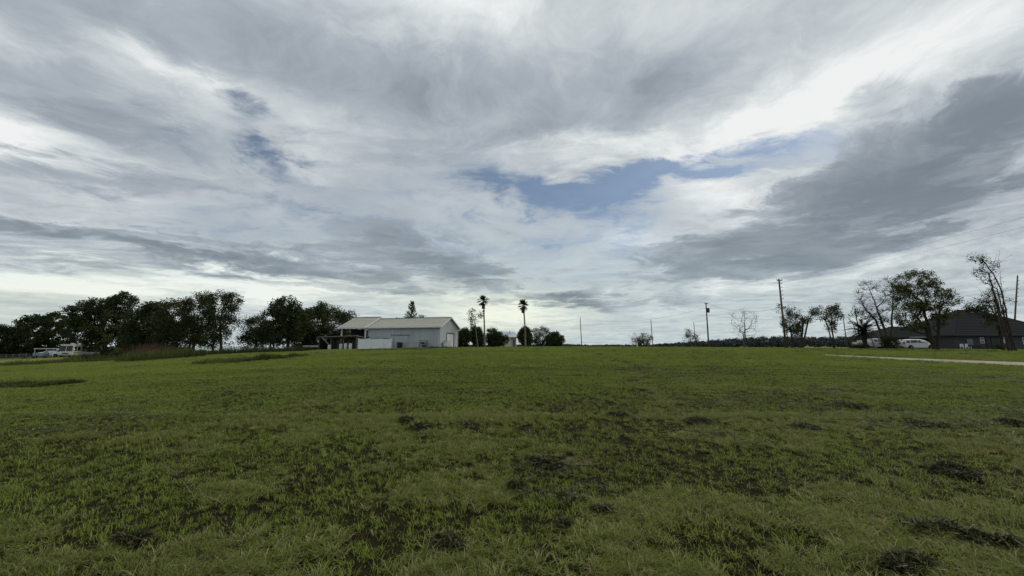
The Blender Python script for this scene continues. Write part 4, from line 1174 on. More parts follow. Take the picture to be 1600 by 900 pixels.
# old open shed left of the barn
def shed():
    A = P(497, 541, 76)[:2]; B = P(557, 541, 73)[:2]
    d = B - A; ln = np.linalg.norm(d); u = d / ln; gzv = min(gnd(*A), gnd(*B))
    root = empty('lean_to_shed', (A[0], A[1], gzv - .05), math.atan2(u[1], u[0]))
    tag(root, 'low dark open-fronted shed with thin sloping roof, left of the barn bay', 'shed')
    h = 2.55
    for x in (.15, ln * .33, ln * .66, ln - .15): MB().box(x - .07, x + .07, 0, .14, -.1, h - .1 + x * .02).build('post', M['wood'], root)
    MB().box(.05, ln - .05, 2.3, 2.36, -.1, h - .28).build('back_wall', M['darkin'], root)  # inner shade of the open shed is part of this wall colour
    MB().box(.05, .11, .3, 3.25, -.1, h - .4).build('side_wall', M['darkin'], root)
    MB().box(ln - .1, ln - .04, .3, 3.25, -.1, h - .3).build('side_wall', M['rust'], root)
    V = [(-.3, -.4, h - .02), (ln + .2, -.4, h + .16), (ln + .2, 3.6, h - .35), (-.3, 3.6, h - .5)]
    V += [(a, b, c + .07) for a, b, c in V]
    rf = MB().add(V, [(0, 3, 2, 1), (4, 5, 6, 7), (0, 1, 5, 4), (1, 2, 6, 5), (2, 3, 7, 6), (3, 0, 4, 7)]).build('roof', M['metalroof'], root)
    for k in range(5): MB().box(ln * (.30 + .13 * k), ln * (.30 + .13 * k) + .8, .5, .56, .15, 1.9 + .1 * (k % 2)).build('board', M['rust'] if k % 2 else M['darkin'], root)
    return root, A, u, ln
SHED, SA, SU, SL = shed()
def shed_pt(f, off=0): 
    n_ = np.array([SU[1], -SU[0]]); p = SA + SU * SL * f + n_ * off
    return (p[0], p[1], gnd(p[0], p[1]))
for i, (f, off, lab, h) in enumerate([(.64, .35, 'pale barrel under the shed, leftmost of the three in a row', 1.05), (.76, .35, 'pale barrel under the shed, middle one of the three in a row', 1.12), (.88, .35, 'pale barrel under the shed, nearest to the white fence', 1.12), (.40, .9, 'whitish drum standing alone in front of the shed', .95)]):
    t = tag(empty('barrel', shed_pt(f, off)), lab, 'barrel', 'barrels at the open shed')
    MB().tube([(0, 0, 0), (0, 0, .12), (0, 0, h * .33), (0, 0, h * .36), (0, 0, h * .66), (0, 0, h * .69), (0, 0, h - .05), (0, 0, h)], [.27, .29, .29, .31, .31, .29, .29, .26], 14).build('barrel_body', M['trimwhite'], t, smooth=False)
    MB().tube([(.1, 0, h), (.1, 0, h + .04)], .05, 8).build('bung', M['blacksteel'], t)
t = tag(empty('loading_ramp', shed_pt(.24, .4)), 'pale plank leaning down from the left part of the shed roof', 'ramp')
MB().bar((-.7, 0, 2.35), (.75, -.5, 1.15), .45, .07).build('plank', M['wood'], t); MB().bar((.75, -.5, 1.2), (.75, -.5, 0), .09).build('leg', M['wood'], t)

# ------------------------------------------------------------------ vehicles
def wheel(parent, x, y, r=.34, w=.22, side=-1):
    t_ = MB(); n = 18
    prof = [(r * .62, -w / 2), (r * .93, -w / 2), (r, -w / 2 + .04), (r, w / 2 - .04), (r * .93, w / 2), (r * .62, w / 2)]
    for a in range(n):
        for rr, yy in prof: t_.V.append((x + rr * math.cos(2 * math.pi * a / n), y + yy, r + rr * math.sin(2 * math.pi * a / n)))
    k = len(prof)
    for a in range(n):
        for j in range(k): t_.F.append((a * k + j, a * k + (j + 1) % k, ((a + 1) % n) * k + (j + 1) % k, ((a + 1) % n) * k + j))
    ty = t_.build('wheel', M['rubber'], parent, smooth=True)
    q = MB()
    q.tube([(x, y - w * .32, r), (x, y + w * .32, r)], r * .62, 14)
    for a in range(5):
        c, s = math.cos(a * 1.2566), math.sin(a * 1.2566)
        q.bar((x, y + side * w * .36, r), (x + c * r * .58, y + side * w * .36, r + s * r * .58), .07, .03)
    q.build('rim', M['greysteel'], ty)

def body_loft(st, wid, parent, mat, name='body'):
    """st: list of (x, z_bottom, z_belt, z_top, half width at belt, half width at top)"""
    V = []; F = []
    for x, zb, zm, zt, wb, wt_ in st:
        V += [(x, -wb * .94, zb), (x, -wb, zb + .12), (x, -wb, zm), (x, -wt_, zt - .03), (x, -wt_ * .85, zt), (x, wt_ * .85, zt), (x, wt_, zt - .03), (x, wb, zm), (x, wb, zb + .12), (x, wb * .94, zb)]
    k = 10
    for i in range(len(st) - 1):
        for j in range(k): F.append((i * k + j, i * k + (j + 1) % k, (i + 1) * k + (j + 1) % k, (i + 1) * k + j))
    F.append(tuple(range(k))[::-1]); F.append(tuple((len(st) - 1) * k + j for j in range(k)))
    o = mesh_obj(name, V, F, mat, parent, smooth=False)
    m_ = o.modifiers.new('bevel', 'BEVEL'); m_.width = .03; m_.segments = 2; m_.limit_method = 'ANGLE'
    return o

def minivan(name, label, loc, rz, style='van'):
    root = tag(empty(name, loc, rz), label, {'van': 'minivan', 'sedan': 'car'}[style])
    if style == 'van':
        st = [(-2.50, .42, .95, 1.02, .82, .78), (-2.46, .32, 1.02, 1.35, .92, .76), (-2.20, .26, 1.05, 1.72, .97, .74), (-1.0, .24, 1.06, 1.78, .99, .74), (.3, .24, 1.06, 1.76, .99, .73), (1.0, .24, 1.05, 1.55, .98, .70), (1.62, .25, 1.04, 1.10, .96, .78), (2.25, .28, .90, .96, .93, .80), (2.52, .36, .70, .78, .80, .70)]
        win = [[(-2.15, 1.12), (-1.55, 1.12), (-1.50, 1.58), (-1.98, 1.56)], [(-1.45, 1.12), (-.35, 1.12), (-.35, 1.62), (-1.40, 1.60)], [(-.27, 1.12), (.75, 1.12), (.45, 1.60), (-.27, 1.62)], [(.80, 1.12), (1.35, 1.10), (.72, 1.50)]]
        ax = (-1.55, 1.50); HT = 1.78
    else:
        st = [(-2.3, .40, .85, .92, .8, .74), (-2.2, .28, .95, 1.02, .88, .78), (-1.55, .24, .96, 1.08, .90, .74), (-.95, .22, .95, 1.40, .90, .62), (.1, .22, .95, 1.44, .90, .62), (.55, .22, .94, 1.32, .90, .62), (1.1, .22, .92, .98, .9, .74), (1.9, .26, .80, .86, .88, .74), (2.25, .34, .62, .70, .78, .66)]
        win = [[(-1.3, 1.0), (-.25, 1.0), (-.25, 1.34), (-.9, 1.32)], [(-.18, 1.0), (.80, 1.0), (.35, 1.30), (-.18, 1.34)]]
        ax = (-1.4, 1.4)
    b = body_loft(st, .9, root, M['whitepaint'])
    # side glass, placed on the leaning greenhouse sides
    def wy(x, z):
        for a, c in zip(st[:-1], st[1:]):
            if a[0] <= x <= c[0]:
                f = (x - a[0]) / (c[0] - a[0]); q = [a[i] + (c[i] - a[i]) * f for i in range(6)]
                t_ = min(1, max(0, (z - q[2]) / max(.05, q[3] - .03 - q[2]))); return q[4] + (q[5] - q[4]) * t_
        return .9
    for w in win:
        for s in (-1, 1):
            V = [(x, s * (wy(x, z) + .012), z) for x, z in w] + [(x, s * (wy(x, z) - .03), z) for x, z in w]
            n = len(w); F = [tuple(range(n)), tuple(range(n, 2 * n))[::-1]] + [(i, (i + 1) % n, (i + 1) % n + n, i + n) for i in range(n)]
            mesh_obj('window', V, F, M['glass'], root)
    if style == 'van':
        MB().add([(1.02, -.62, 1.54), (1.02, .62, 1.54), (1.60, .74, 1.14), (1.60, -.74, 1.14), (.98, -.62, 1.50), (.98, .62, 1.50), (1.56, .74, 1.10), (1.56, -.74, 1.10)], [(0, 3, 2, 1), (4, 5, 6, 7), (0, 1, 5, 4), (1, 2, 6, 5), (2, 3, 7, 6), (3, 0, 4, 7)]).build('windshield', M['glass'], root)
        MB().add([(-2.475, -.68, 1.15), (-2.475, .68, 1.15), (-2.26, .64, 1.62), (-2.26, -.64, 1.62), (-2.44, -.68, 1.13), (-2.44, .68, 1.13), (-2.22, .64, 1.60), (-2.22, -.64, 1.60)], [(0, 3, 2, 1), (4, 5, 6, 7), (0, 1, 5, 4), (1, 2, 6, 5), (2, 3, 7, 6), (3, 0, 4, 7)]).build('rear_window', M['glass'], root)
    xr = st[0][0]; xf = st[-1][0]
    for s in (-1, 1):
        MB().box(xr - .02, xr + .12, s * .86 - .08, s * .86 + .08, .95, 1.28 if style == 'van' else 1.05).build('tail_light', M['red'], root)
        MB().box(xf - .30, xf + .0, s * .72 - .14, s * .72 + .14, .62, .76).build('headlight', M['trimwhite'], root)
        MB().box(.9, 1.05, s * 1.02 - .1, s * 1.02 + .1, 1.08, 1.22).build('mirror', M['whitepaint'], root)
        for x in ax:
            MB().tube([(x, s * .80, .35), (x, s * (1.0 if style == 'van' else .915), .35)], .42, 18).build('wheel_arch', M['blacksteel'], root)
            wheel(root, x, s * (.90 if style == 'van' else .82), .33, .24, s)
    MB().box(xr - .05, xr + .1, -.8, .8, .38, .55).build('bumper', M['greysteel'], root)
    MB().box(xr - .03, xr, -.25, .25, .78, .90).build('number_plate', M['trimwhite'], root)
    return root

def gp(px, Y, dz=0.0):
    x = (px - 800) / 607.0 * Y
    return (x, Y, gnd(x, Y) + dz)
minivan('minivan', 'white minivan parked under the largest leafy tree, its tail to the left', gp(1432, 70), math.radians(-10))
minivan('parked_car', 'white car whose front fender shows between the dark bush and the minivan', gp(1391, 77), math.radians(-6), 'sedan')

def pickup():
    root = tag(empty('pickup_truck', gp(1364, 73), math.radians(-6)), 'white pickup truck with open bed, half hidden by the date palm and bush', 'pickup truck')
    W = .95
    q = MB(); q.box(-2.85, 1.0, -W, -W + .08, .55, 1.22); q.box(-2.85, -.4, W - .08, W, .55, 1.22); q.box(-2.85, -2.77, -W + .08, W - .08, .55, 1.20); q.box(-.5, -.42, -W + .08, W - .08, .55, 1.2); q.box(-2.77, -.5, -W + .08, W - .08, .55, .68)
    q.build('bed', M['whitepaint'], root, bevel=.02)
    body_loft([(-.40, .42, 1.20, 1.22, W, .9), (-.38, .40, 1.20, 1.86, W, .70), (.2, .40, 1.20, 1.92, W, .70), (.8, .40, 1.20, 1.90, W, .70), (1.35, .40, 1.20, 1.26, W, .86), (2.5, .42, 1.12, 1.18, W - .02, .85), (2.75, .48, .95, 1.02, .86, .8)], W, root, M['whitepaint'], 'cab')
    for s in (-1, 1):
        for w in ([(-.28, 1.28), (.28, 1.28), (.28, 1.74), (-.24, 1.74)], [(.36, 1.28), (1.12, 1.28), (.78, 1.74), (.36, 1.74)]):
            V = [(x, s * (W - (z - 1.2) * .36 + .015), z) for x, z in w] + [(x, s * (W - (z - 1.2) * .36 - .03), z) for x, z in w]
            mesh_obj('window', V, [(0, 1, 2, 3), (7, 6, 5, 4), (0, 4, 5, 1), (1, 5, 6, 2), (2, 6, 7, 3), (3, 7, 4, 0)], M['glass'], root)
        MB().box(-2.88, -2.80, s * .88 - .06, s * .88 + .06, .85, 1.12).build('tail_light', M['red'], root)
        MB().box(2.55, 2.78, s * .72 - .12, s * .72 + .12, .85, 1.0).build('headlight', M['trimwhite'], root)
        MB().box(.95, 1.1, s * 1.05 - .1, s * 1.05 + .1, 1.25, 1.45).build('mirror', M['blacksteel'], root)
        for x in (-1.75, 1.95):
            MB().tube([(x, s * .76, .42), (x, s * (W + .012), .42)], .50, 18).build('wheel_arch', M['blacksteel'], root)
            wheel(root, x, s * .86, .40, .26, s)
    MB().box(-2.98, -2.85, -.85, .85, .50, .66).build('rear_bumper', M['greysteel'], root)
    MB().box(-2.3, -1.5, -.6, .5, .69, 1.6).build('toolbox', M['trimwhite'], root)
pickup()

def motorhome():
    root = tag(empty('motorhome', gp(104.5, 96, -.05), math.radians(-62)), 'white and cream motorhome facing the field beside the white carport', 'motorhome')
    # local +x is the front, box 7 m long
    b = body_loft([(-6.8, .5, 1.3, 3.0, 1.2, 1.12), (-6.6, .45, 1.3, 3.12, 1.24, 1.16), (-.35, .45, 1.3, 3.12, 1.24, 1.16), (0.0, .45, 1.25, 3.0, 1.22, 1.12), (.25, .5, 1.2, 1.5, 1.18, 1.10)], 1.2, root, M['cream'])
    MB().box(-6.7, -.1, -1.20, 1.20, 3.10, 3.20).build('roof', M['trimwhite'], root, bevel=.04)
    MB().box(-3.2, -2.3, -.35, .35, 3.2, 3.5).build('air_conditioner', M['trimwhite'], root, bevel=.06)
    for a, c in ((-1.12, -.05), (.05, 1.12)):
        MB().add([(.03, a, 2.86), (.03, c, 2.86), (.26, c, 1.50), (.26, a, 1.50), (-.02, a, 2.86), (-.02, c, 2.86), (.2, c, 1.56), (.2, a, 1.56)], [(0, 3, 2, 1), (4, 5, 6, 7), (0, 1, 5, 4), (1, 2, 6, 5), (2, 3, 7, 6), (3, 0, 4, 7)]).build('windshield', M['glass'], root)
    for s in (-1, 1):
        for x0, x1 in ((-1.6, -.5), (-3.4, -2.0), (-5.6, -4.4)):
            MB().box(x0, x1, s * 1.20 - .03, s * 1.20 + .035, 1.55, 2.65).build('side_window', M['glass'], root)
        q = MB(); q.box(-6.4, -.4, s * 1.245 - .01, s * 1.245 + .012, 1.12, 1.28); q.build('stripe', M['greysteel'], root)
        MB().box(.25, .33, s * .85 - .14, s * .85 + .14, .85, 1.05).build('headlight', M['trimwhite'], root)
        MB().box(.05, .2, s * 1.42 - .12, s * 1.42 + .12, 1.7, 2.15).build('mirror', M['trimwhite'], root)
        for x in (-.9, -5.0): wheel(root, x, s * 1.12, .42, .26, s)
    MB().box(.22, .38, -1.15, 1.15, .42, .66).build('bumper', M['greysteel'], root)
    MB().box(.27, .31, -.55, .55, .85, 1.1).build('grille', M['blacksteel'], root)
motorhome()

def carport():
    root = tag(empty('carport', gp(87, 100, 0), 0), 'flat white carport roof on thin posts left of the motorhome', 'carport')
    MB().box(-2.9, 2.9, -2.2, 2.2, 2.05, 2.22).build('roof', M['trimwhite'], root, bevel=.03)
    for x in (-2.7, .2, 2.7):
        for y in (-2.0, 2.0): MB().box(x - .05, x + .05, y - .05, y + .05, -.1, 2.05).build('post', M['trimwhite'], root)
carport()
minivan('parked_car', 'white car under the flat white carport', gp(83, 97, .25), math.radians(14), 'sedan')
def trailer(name, label, cat, px, Y, L_, H_, mat, rz=0, rail=True):
    root = tag(empty(name, gp(px, Y), math.radians(rz)), label, cat)
    MB().box(-L_ / 2, L_ / 2, -.9, .9, .5, .62).build('deck', M['greysteel'], root)
    b = MB(); b.box(-L_ / 2, L_ / 2, -.9, -.85, .62, H_); b.box(-L_ / 2, L_ / 2, .85, .9, .62, H_); b.box(-L_ / 2, -L_ / 2 + .05, -.85, .85, .62, H_); b.box(L_ / 2 - .05, L_ / 2, -.85, .85, .62, H_)
    b.build('side_boards', mat, root)
    for s in (-1, 1): wheel(root, 0, s * 1.02, .34, .2, s)
    MB().bar((L_ / 2, 0, .52), (L_ / 2 + 1.2, 0, .45), .08).build('drawbar', M['greysteel'], root)
    return root
trailer('tarped_trailer', 'small trailer with pale blue-grey sides at the left of the carport', 'trailer', 66, 95, 1.8, 1.3, M['tarp'], 5)
trailer('utility_trailer', 'dark low trailer beyond the weeds at the far left', 'trailer', 48, 97, 3.0, 1.2, M['blacksteel'], 0)
trailer('utility_trailer', 'pale grey trailer between motorhome and tallest oak, behind weeds', 'trailer', 141, 93, 3.4, 1.15, M['greysteel'], -8)
trailer('utility_trailer', 'light trailer parked in the shade left of the old shed', 'trailer', 487, 78, 2.6, .95, M['trimwhite'], 6)

def rail_fence():
    x0 = -160.0; Y = 96
    pts = [gp(px, Y) for px in np.linspace(-40, 44, 9)]
    root = tag(empty('rail_fence', pts[0]), 'weathered wooden rail fence at the far left under the dark trees', 'fence')
    o = Vector(pts[0])
    for i, p in enumerate(pts):
        p = Vector(p) - o
        MB().box(p.x - .07, p.x + .07, -.07, .07, p.z - .1, p.z + 1.35).build('post', M['wood'], root)
        if i < len(pts) - 1:
            n = Vector(pts[i + 1]) - o
            for h in (.35, .75, 1.15): MB().bar((p.x + .07, -.03, p.z + h), (n.x - .07, -.03, n.z + h), .035, .13).build('rail', M['wood'], root)
rail_fence()

# ------------------------------------------------------------------ small house behind the palms
def small_house():
    Y = 104; x = P(790, 541, Y)[0]; g0 = gnd(x, Y)
    root = tag(empty('small_house', (x, Y, g0 - .1)), 'small pale house with light tin roof between the two clusters of round shrubs', 'house')
    HE = 2.55
    MB().box(-3.6, 2.9, 0, 6, 0, HE).build('wall', M['metalwall'], root)
    # gable porch bay with sloping top
    MB().prism([(-.05, 0), (1.45, 0), (1.45, 2.85), (-.05, 2.0)], -.6, -.01).build('porch_wall', M['cream'], root)
    MB().box(-4.0, 3.4, -.7, 6.4, HE + .003, HE + .12).build('soffit', M['darkin'], root)
    V = [(-4.0, -.7, HE + .13), (3.4, -.7, HE + .13), (3.4, 6.4, HE + .13), (-4.0, 6.4, HE + .13), (-2.6, 2.8, HE + 1.75), (2.4, 2.8, HE + 1.75)]
    rf = MB().add(V, [(0, 3, 2, 1), (0, 1, 5, 4), (1, 2, 5), (2, 3, 4, 5), (3, 0, 4)]).build('roof', M['bluetin'], root)
    MB().box(1.05, 1.2, 1.2, 1.35, HE + .9, HE + 2.1).build('vent_pipe', M['greysteel'], rf)
    for a in (-3.0, -1.6):
        w = MB().box(a, a + .8, -.03, .02, .9, 2.0).build('window', M['glass'], root)
        q = MB(); q.box(a - .07, a, -.05, .0, .83, 2.07); q.box(a + .8, a + .87, -.05, 0, .83, 2.07); q.box(a, a + .8, -.05, 0, 2.0, 2.07); q.box(a, a + .8, -.05, 0, .83, .9); q.build('frame', M['trimwhite'], w)
    MB().box(1.9, 2.6, -.03, 0, .05, 2.05).build('door', M['wood'], root)
small_house()

# ------------------------------------------------------------------ dark-roofed house at the right
def dark_house():
    Y = 72; g0 = gnd(P(1540, 541, Y)[0], Y)
    X = lambda px, y=Y: (px - 800) / 607.0 * y
    x0, x1 = X(1492), X(1492) + 21.5
    root = tag(empty('dark_house', (x0, Y, g0 - .1)), 'long grey single-storey house with steep charcoal hip roof at the right', 'house')
    W_, D_ = x1 - x0, 15.0; HE = 2.75
    MB().box(0, W_, 0, D_, -.2, HE).build('wall', M['housewall'], root)
    q = MB(); [q.box(.05, W_ - .05, -.014, 0, z, z + .02) for z in np.arange(.2, HE, .2)]; q.build('siding_laps', M['housewall'], root)
    ov = .55
    def hip(ax, bx, ay, by, rx0, rx1, ry, zb, zr, name='roof', par=root):
        V = [(ax, ay, zb), (bx, ay, zb), (bx, by, zb), (ax, by, zb), (rx0, ry, zr), (rx1, ry, zr)]
        r_ = MB().add(V, [(0, 3, 2, 1), (0, 1, 5, 4), (1, 2, 5), (2, 3, 4, 5), (3, 0, 4)]).build(name, M['shingle'], par)
        # shingle courses
        q = MB(); n = 16
        for k in range(1, n):
            f = k / n
            a = Vector(V[0]).lerp(Vector(V[4]), f); b = Vector(V[1]).lerp(Vector(V[5]), f)
            q.bar(a + Vector((0, -.01, .012)), b + Vector((0, -.01, .012)), .05, .02)
        s = q.build('shingle_courses', M['shingle'], r_); s['kind'] = 'stuff'
        q = MB()
        for a, b in ((0, 4), (1, 5), (4, 5)): q.bar(Vector(V[a]) + Vector((0, 0, .03)), Vector(V[b]) + Vector((0, 0, .03)), .22, .06)
        q.build('ridge_tiles', M['shingle'], r_)
        q = MB(); q.box(ax, bx, ay - .03, ay, zb - .2, zb + .02); q.box(ax - .03, ax, ay, by, zb - .2, zb + .02); q.build('fascia', M['blacksteel'], r_)
        return r_
    rf = hip(-ov, W_ + ov, -ov, D_ + ov, X(1505, 79.5) - x0, X(1536, 79.5) - x0 , 7.5, HE + .02, P(1520, 484.5, 79.5)[2] - g0 + .1)
    MB().box(X(1522, 79) - x0, X(1522, 79) - x0 + 1.6, 6.4, 7.0, P(1520, 487, 79)[2] - g0 - .6, P(1520, 487, 79)[2] - g0 + .02).build('roof_vent', M['trimwhite'], rf)
    MB().tube([(9.2, 2.6, HE + .8), (9.2, 2.6, HE + 2.3)], .06, 8).build('vent_pipe', M['greysteel'], rf)
    # windows with frames and a door
    def win(a, b, z0, z1, bright=False, grid=True, kind='window'):
        w = MB().box(a, b, -.05, -.02, z0, z1).build(kind, M['glass'] if not bright else M['housetrim'], root)
        q = MB()
        q.box(a - .08, a, -.075, -.01, z0 - .08, z1 + .08); q.box(b, b + .08, -.075, -.01, z0 - .08, z1 + .08); q.box(a, b, -.075, -.01, z1, z1 + .08); q.box(a, b, -.075, -.01, z0 - .08, z0)
        if grid: q.box(a, b, -.07, -.05, (z0 + z1) / 2 - .05, (z0 + z1) / 2 + .05)
        q.build('frame', M['trimwhite'], w)
        return w
    win(X(1533.5) - x0, X(1538.5) - x0, 1.30, 2.25)
    w = win(X(1570) - x0, X(1576) - x0, 1.35, 2.3, True, False); w['label'] = 'window with pale pane'  # pane given one pale colour instead of dark glass
    win(X(1600) - x0, X(1612) - x0, 1.1, 2.3)
    MB().box(X(1512) - x0, X(1521) - x0, -.06, -.02, 0, 2.05).build('door', M['greysteel'], root)
    for px in (1542, 1550): MB().bar((X(px) - x0, -.06, HE - .1), (X(px) - x0 + .05, -.06, .1), .10).build('downspout', M['blacksteel'], root)
    # lower wing to the left with its garage
    wy = 4.5
    wx0 = X(1396, Y + wy) - x0
    MB().box(wx0, -.003, wy, D_ - 1, -.2, HE - .25).build('wing_wall', M['housewall'], root)
    wr = hip(wx0 - .5, -.05, wy - .5, D_ - .5, wx0 + 4.6, -.4, wy + 5, HE - .23, HE + 2.0, 'wing_roof')
    wr['label'] = 'lower roof of the garage wing'
    for a, b in ((1419, 1447), (1468, 1493)):
        xa, xb = X(a, Y + wy) - x0, X(b, Y + wy) - x0
        MB().box(xa, xb, wy - .62, wy - .54, HE - .40, HE - .22).build('wing_fascia', M['housetrim'], root)
    xa, xb = X(1420, Y + wy) - x0, X(1446, Y + wy) - x0
    gd = MB().box(xa, xb, wy - .04, wy - .004, 0, 2.1).build('garage_door', M['greysteel'], root)
    q = MB(); [q.box(xa, xb, wy - .055, wy - .04, z, z + .04) for z in (.5, 1.0, 1.5)]; q.build('door_panels', M['greysteel'], gd)
    MB().box(X(1470, Y + wy) - x0, X(1484, Y + wy) - x0, wy - .05, wy - .004, .9, 2.0).build('window', M['glass'], root)
    return root
dark_house()
# things in front of the house wall
for i, (px, lab) in enumerate([(1505, 'white yard chair, leftmost of the pair by the house wall'), (1513, 'white yard chair, right one of the pair by the house wall')]):
    t = tag(empty('garden_chair', gp(px, 70.5), .2 * i - .1), lab, 'chair', 'white yard chairs by the house')
    for a in (-.24, .24):
        for b in (-.24, .24): MB().box(a - .025, a + .025, b - .025, b + .025, 0, .45 if b < 0 else 1.0).build('leg', M['whitepaint'], t)
    MB().box(-.28, .28, -.28, .28, .42, .47).build('seat', M['whitepaint'], t)
    for k in range(4): MB().box(-.22 + .13 * k, -.15 + .13 * k, .23, .26, .52, 1.0).build('back_slat', M['whitepaint'], t)
t = tag(empty('deck_box', gp(1522, 70.8)), 'black storage box against the house wall between chairs and window', 'box')
MB().box(-.9, .9, -.4, .4, .05, .75).build('box_body', M['blacksteel'], t, bevel=.03); MB().box(-.95, .95, -.44, .44, .75, .83).build('lid', M['blacksteel'], t, bevel=.02)
tree('shrub', 'low dark planting along the house wall beside the leaning trees', 'shrub', 69.5, (1557, 547), [(1556, 542, 8, 4), (1566, 541, 5, 4)], 30, 1400, .16, .06, seed=54, leafmat='shrub', cr=.2)

# ------------------------------------------------------------------ poles, wires, mailbox
PT = {}
def pole(key, label, pxt, pyt, pxb, Y, r=.15, arm=0.0, trans=False, pegs=False, light=False, Yt=None):
    B = np.array(gp(pxb, Y)); T = P(pxt, pyt, Yt or Y) - B
    root = tag(empty('utility_pole', B), label, 'utility pole', 'wooden utility poles of the power line')
    Tv = Vector(T)
    MB().tube([(0, 0, -.3), Tv * .5, Tv], [r, r * .85, r * .68], 10).build('pole_shaft', M['pole'], root, smooth=True)
    PT[key] = Vector(B) + Tv
    if arm:
        a = Tv + Vector((0, -.12, -.25))
        MB().bar(a + Vector((-arm, 0, 0)), a + Vector((arm, 0, 0)), .11, .12).build('crossarm', M['pole'], root)
        for s in (-1, 1): MB().tube([a + Vector((s * arm * .92, 0, .06)), a + Vector((s * arm * .92, 0, .16)), a + Vector((s * arm * .92, 0, .28))], [.03, .06, .03], 8).build('insulator', M['greysteel'], root)
    else:
        MB().tube([Tv, Tv + Vector((0, 0, .12)), Tv + Vector((0, 0, .25))], [.03, .06, .02], 8).build('insulator', M['greysteel'], root)
    if trans:
        c = Tv * .83 + Vector((.42, 0, 0))
        MB().tube([c + Vector((0, 0, -.55)), c + Vector((0, 0, -.5)), c + Vector((0, 0, .42)), c + Vector((0, 0, .5))], [.25, .29, .29, .22], 14).build('transformer', M['blacksteel'], root)
        MB().bar(Tv * .83, c, .08).build('bracket', M['greysteel'], root)
    if pegs:
        for k in range(5):
            c = Tv * (.93 - .055 * k)
            MB().bar(c, c + Vector((.42, 0, 0)), .05).build('side_bracket', M['greysteel'], root)
            MB().tube([c + Vector((.4, 0, 0)), c + Vector((.4, 0, .16))], .045, 8).build('insulator', M['greysteel'], root)
    return root
pole('a', 'tallest utility pole with small brackets near its top, through the ragged tree', 1217, 436, 1228, 64, .17, .45, pegs=True)
pole('b', 'utility pole carrying a black round transformer near its top', 1103, 473, 1107.5, 88, .17, .35, trans=True)
pole('c', 'bare thin pole just right of the dome-shaped shrub', 906.5, 497, 909, 130, .15)
pole('d', 'thin pole behind the small leafy tree', 1017, 500, 1020, 132, .15)
pole('e', 'short-looking distant pole behind the small open tree', 1084, 503.5, 1087, 150, .15)
pole('f', 'leaning distant pole between the flat-topped tree and the dead snag', 1317, 491, 1323.5, 120, .15)
pole('g', 'utility pole behind the house roof at the right edge', 1590, 431, 1582, 84, .17, pegs=True)

WR = random.Random(4)
def wire(a, b, sag, label, r=.016):
    a = Vector(a); b = Vector(b); n = 26
    pts = [(a.lerp(b, k / n) + Vector((0, 0, -sag * 4 * (k / n) * (1 - k / n)))) - a for k in range(n + 1)]
    o = MB().tube(pts, r, 5, cap=False).build('power_line', M['wire'], smooth=True)
    o.location = a
    tag(o, label, 'wire', 'overhead power lines')
off = Vector((.3, 0, -.9))
NEXT = Vector((40.3, 2.0, 13.4))       # next pole of the line, outside the frame at the right
wire(PT['c'], PT['b'] + Vector((0, 0, -1.2)), 2.0, 'sagging wire from the bare thin pole to the transformer pole')
wire(PT['b'], PT['a'] + Vector((0, 0, -4.8)), 1.3, 'wire from the transformer pole towards the tallest pole')
wire(PT['b'] + Vector((.2, 0, -3.0)), PT['f'], 1.2, 'low faint wire from the transformer pole to the leaning pole')
wire(PT['a'] + Vector((.4, -.1, .05)), NEXT, .9, 'upper faint wire running from the tallest pole out past the right edge', .007)
wire(PT['a'] + Vector((-.4, -.1, .05)) + Vector((0, 0, -.8)), NEXT + Vector((-.4, 0, -1.1)), .9, 'lower faint wire running from the tallest pole out past the right edge', .007)
wire(PT['a'] + Vector((.3, 0, -4.0)), PT['g'] + Vector((0, 0, -2.9)), 1.0, 'wire crossing behind the right trees to the pole at the house')
wire(PT['c'], Vector(P(700, 519, 150)), 1.5, 'faint wire from the bare thin pole towards the small house')

t = tag(empty('mailbox', gp(1198, 60), .5), 'dark mailbox on a short post in the grass left of the tallest pole', 'mailbox')
MB().box(-.05, .05, -.05, .05, -.1, .85).build('post', M['blacksteel'], t)
q = MB(); pr = [(-.16, .85), (.16, .85), (.16, 1.02), (.11, 1.12), (0, 1.16), (-.11, 1.12), (-.16, 1.02)]
q.prism(pr, -.38, .38); o = q.build('box', M['blacksteel'], t); o.rotation_euler = (0, 0, 1.2)
MB().bar((.02, .18, 1.0), (.02, .18, 1.28), .03, .05).build('flag', M['blacksteel'], t)
t = tag(empty('marker_post', gp(996, 92)), 'small white marker post at the left foot of the small leafy tree', 'post')
MB().tube([(0, 0, -.1), (0, 0, 1.0)], .11, 8).build('post_shaft', M['trimwhite'], t); MB().tube([(0, 0, 1.0), (0, 0, 1.12)], [.13, .05], 8).build('post_cap', M['greysteel'], t)
t = tag(empty('marker_post', gp(1425, 61)), 'short dark stake in the verge below the minivan', 'post')
MB().bar((0, 0, -.1), (.04, 0, .62), .09).build('post_shaft', M['wood'], t)
t = tag(empty('marker_post', gp(342, 64)), 'thin dark stake standing behind the long grassy mound', 'post')
MB().bar((0, 0, -.1), (.05, 0, .95), .10).build('post_shaft', M['wood'], t)

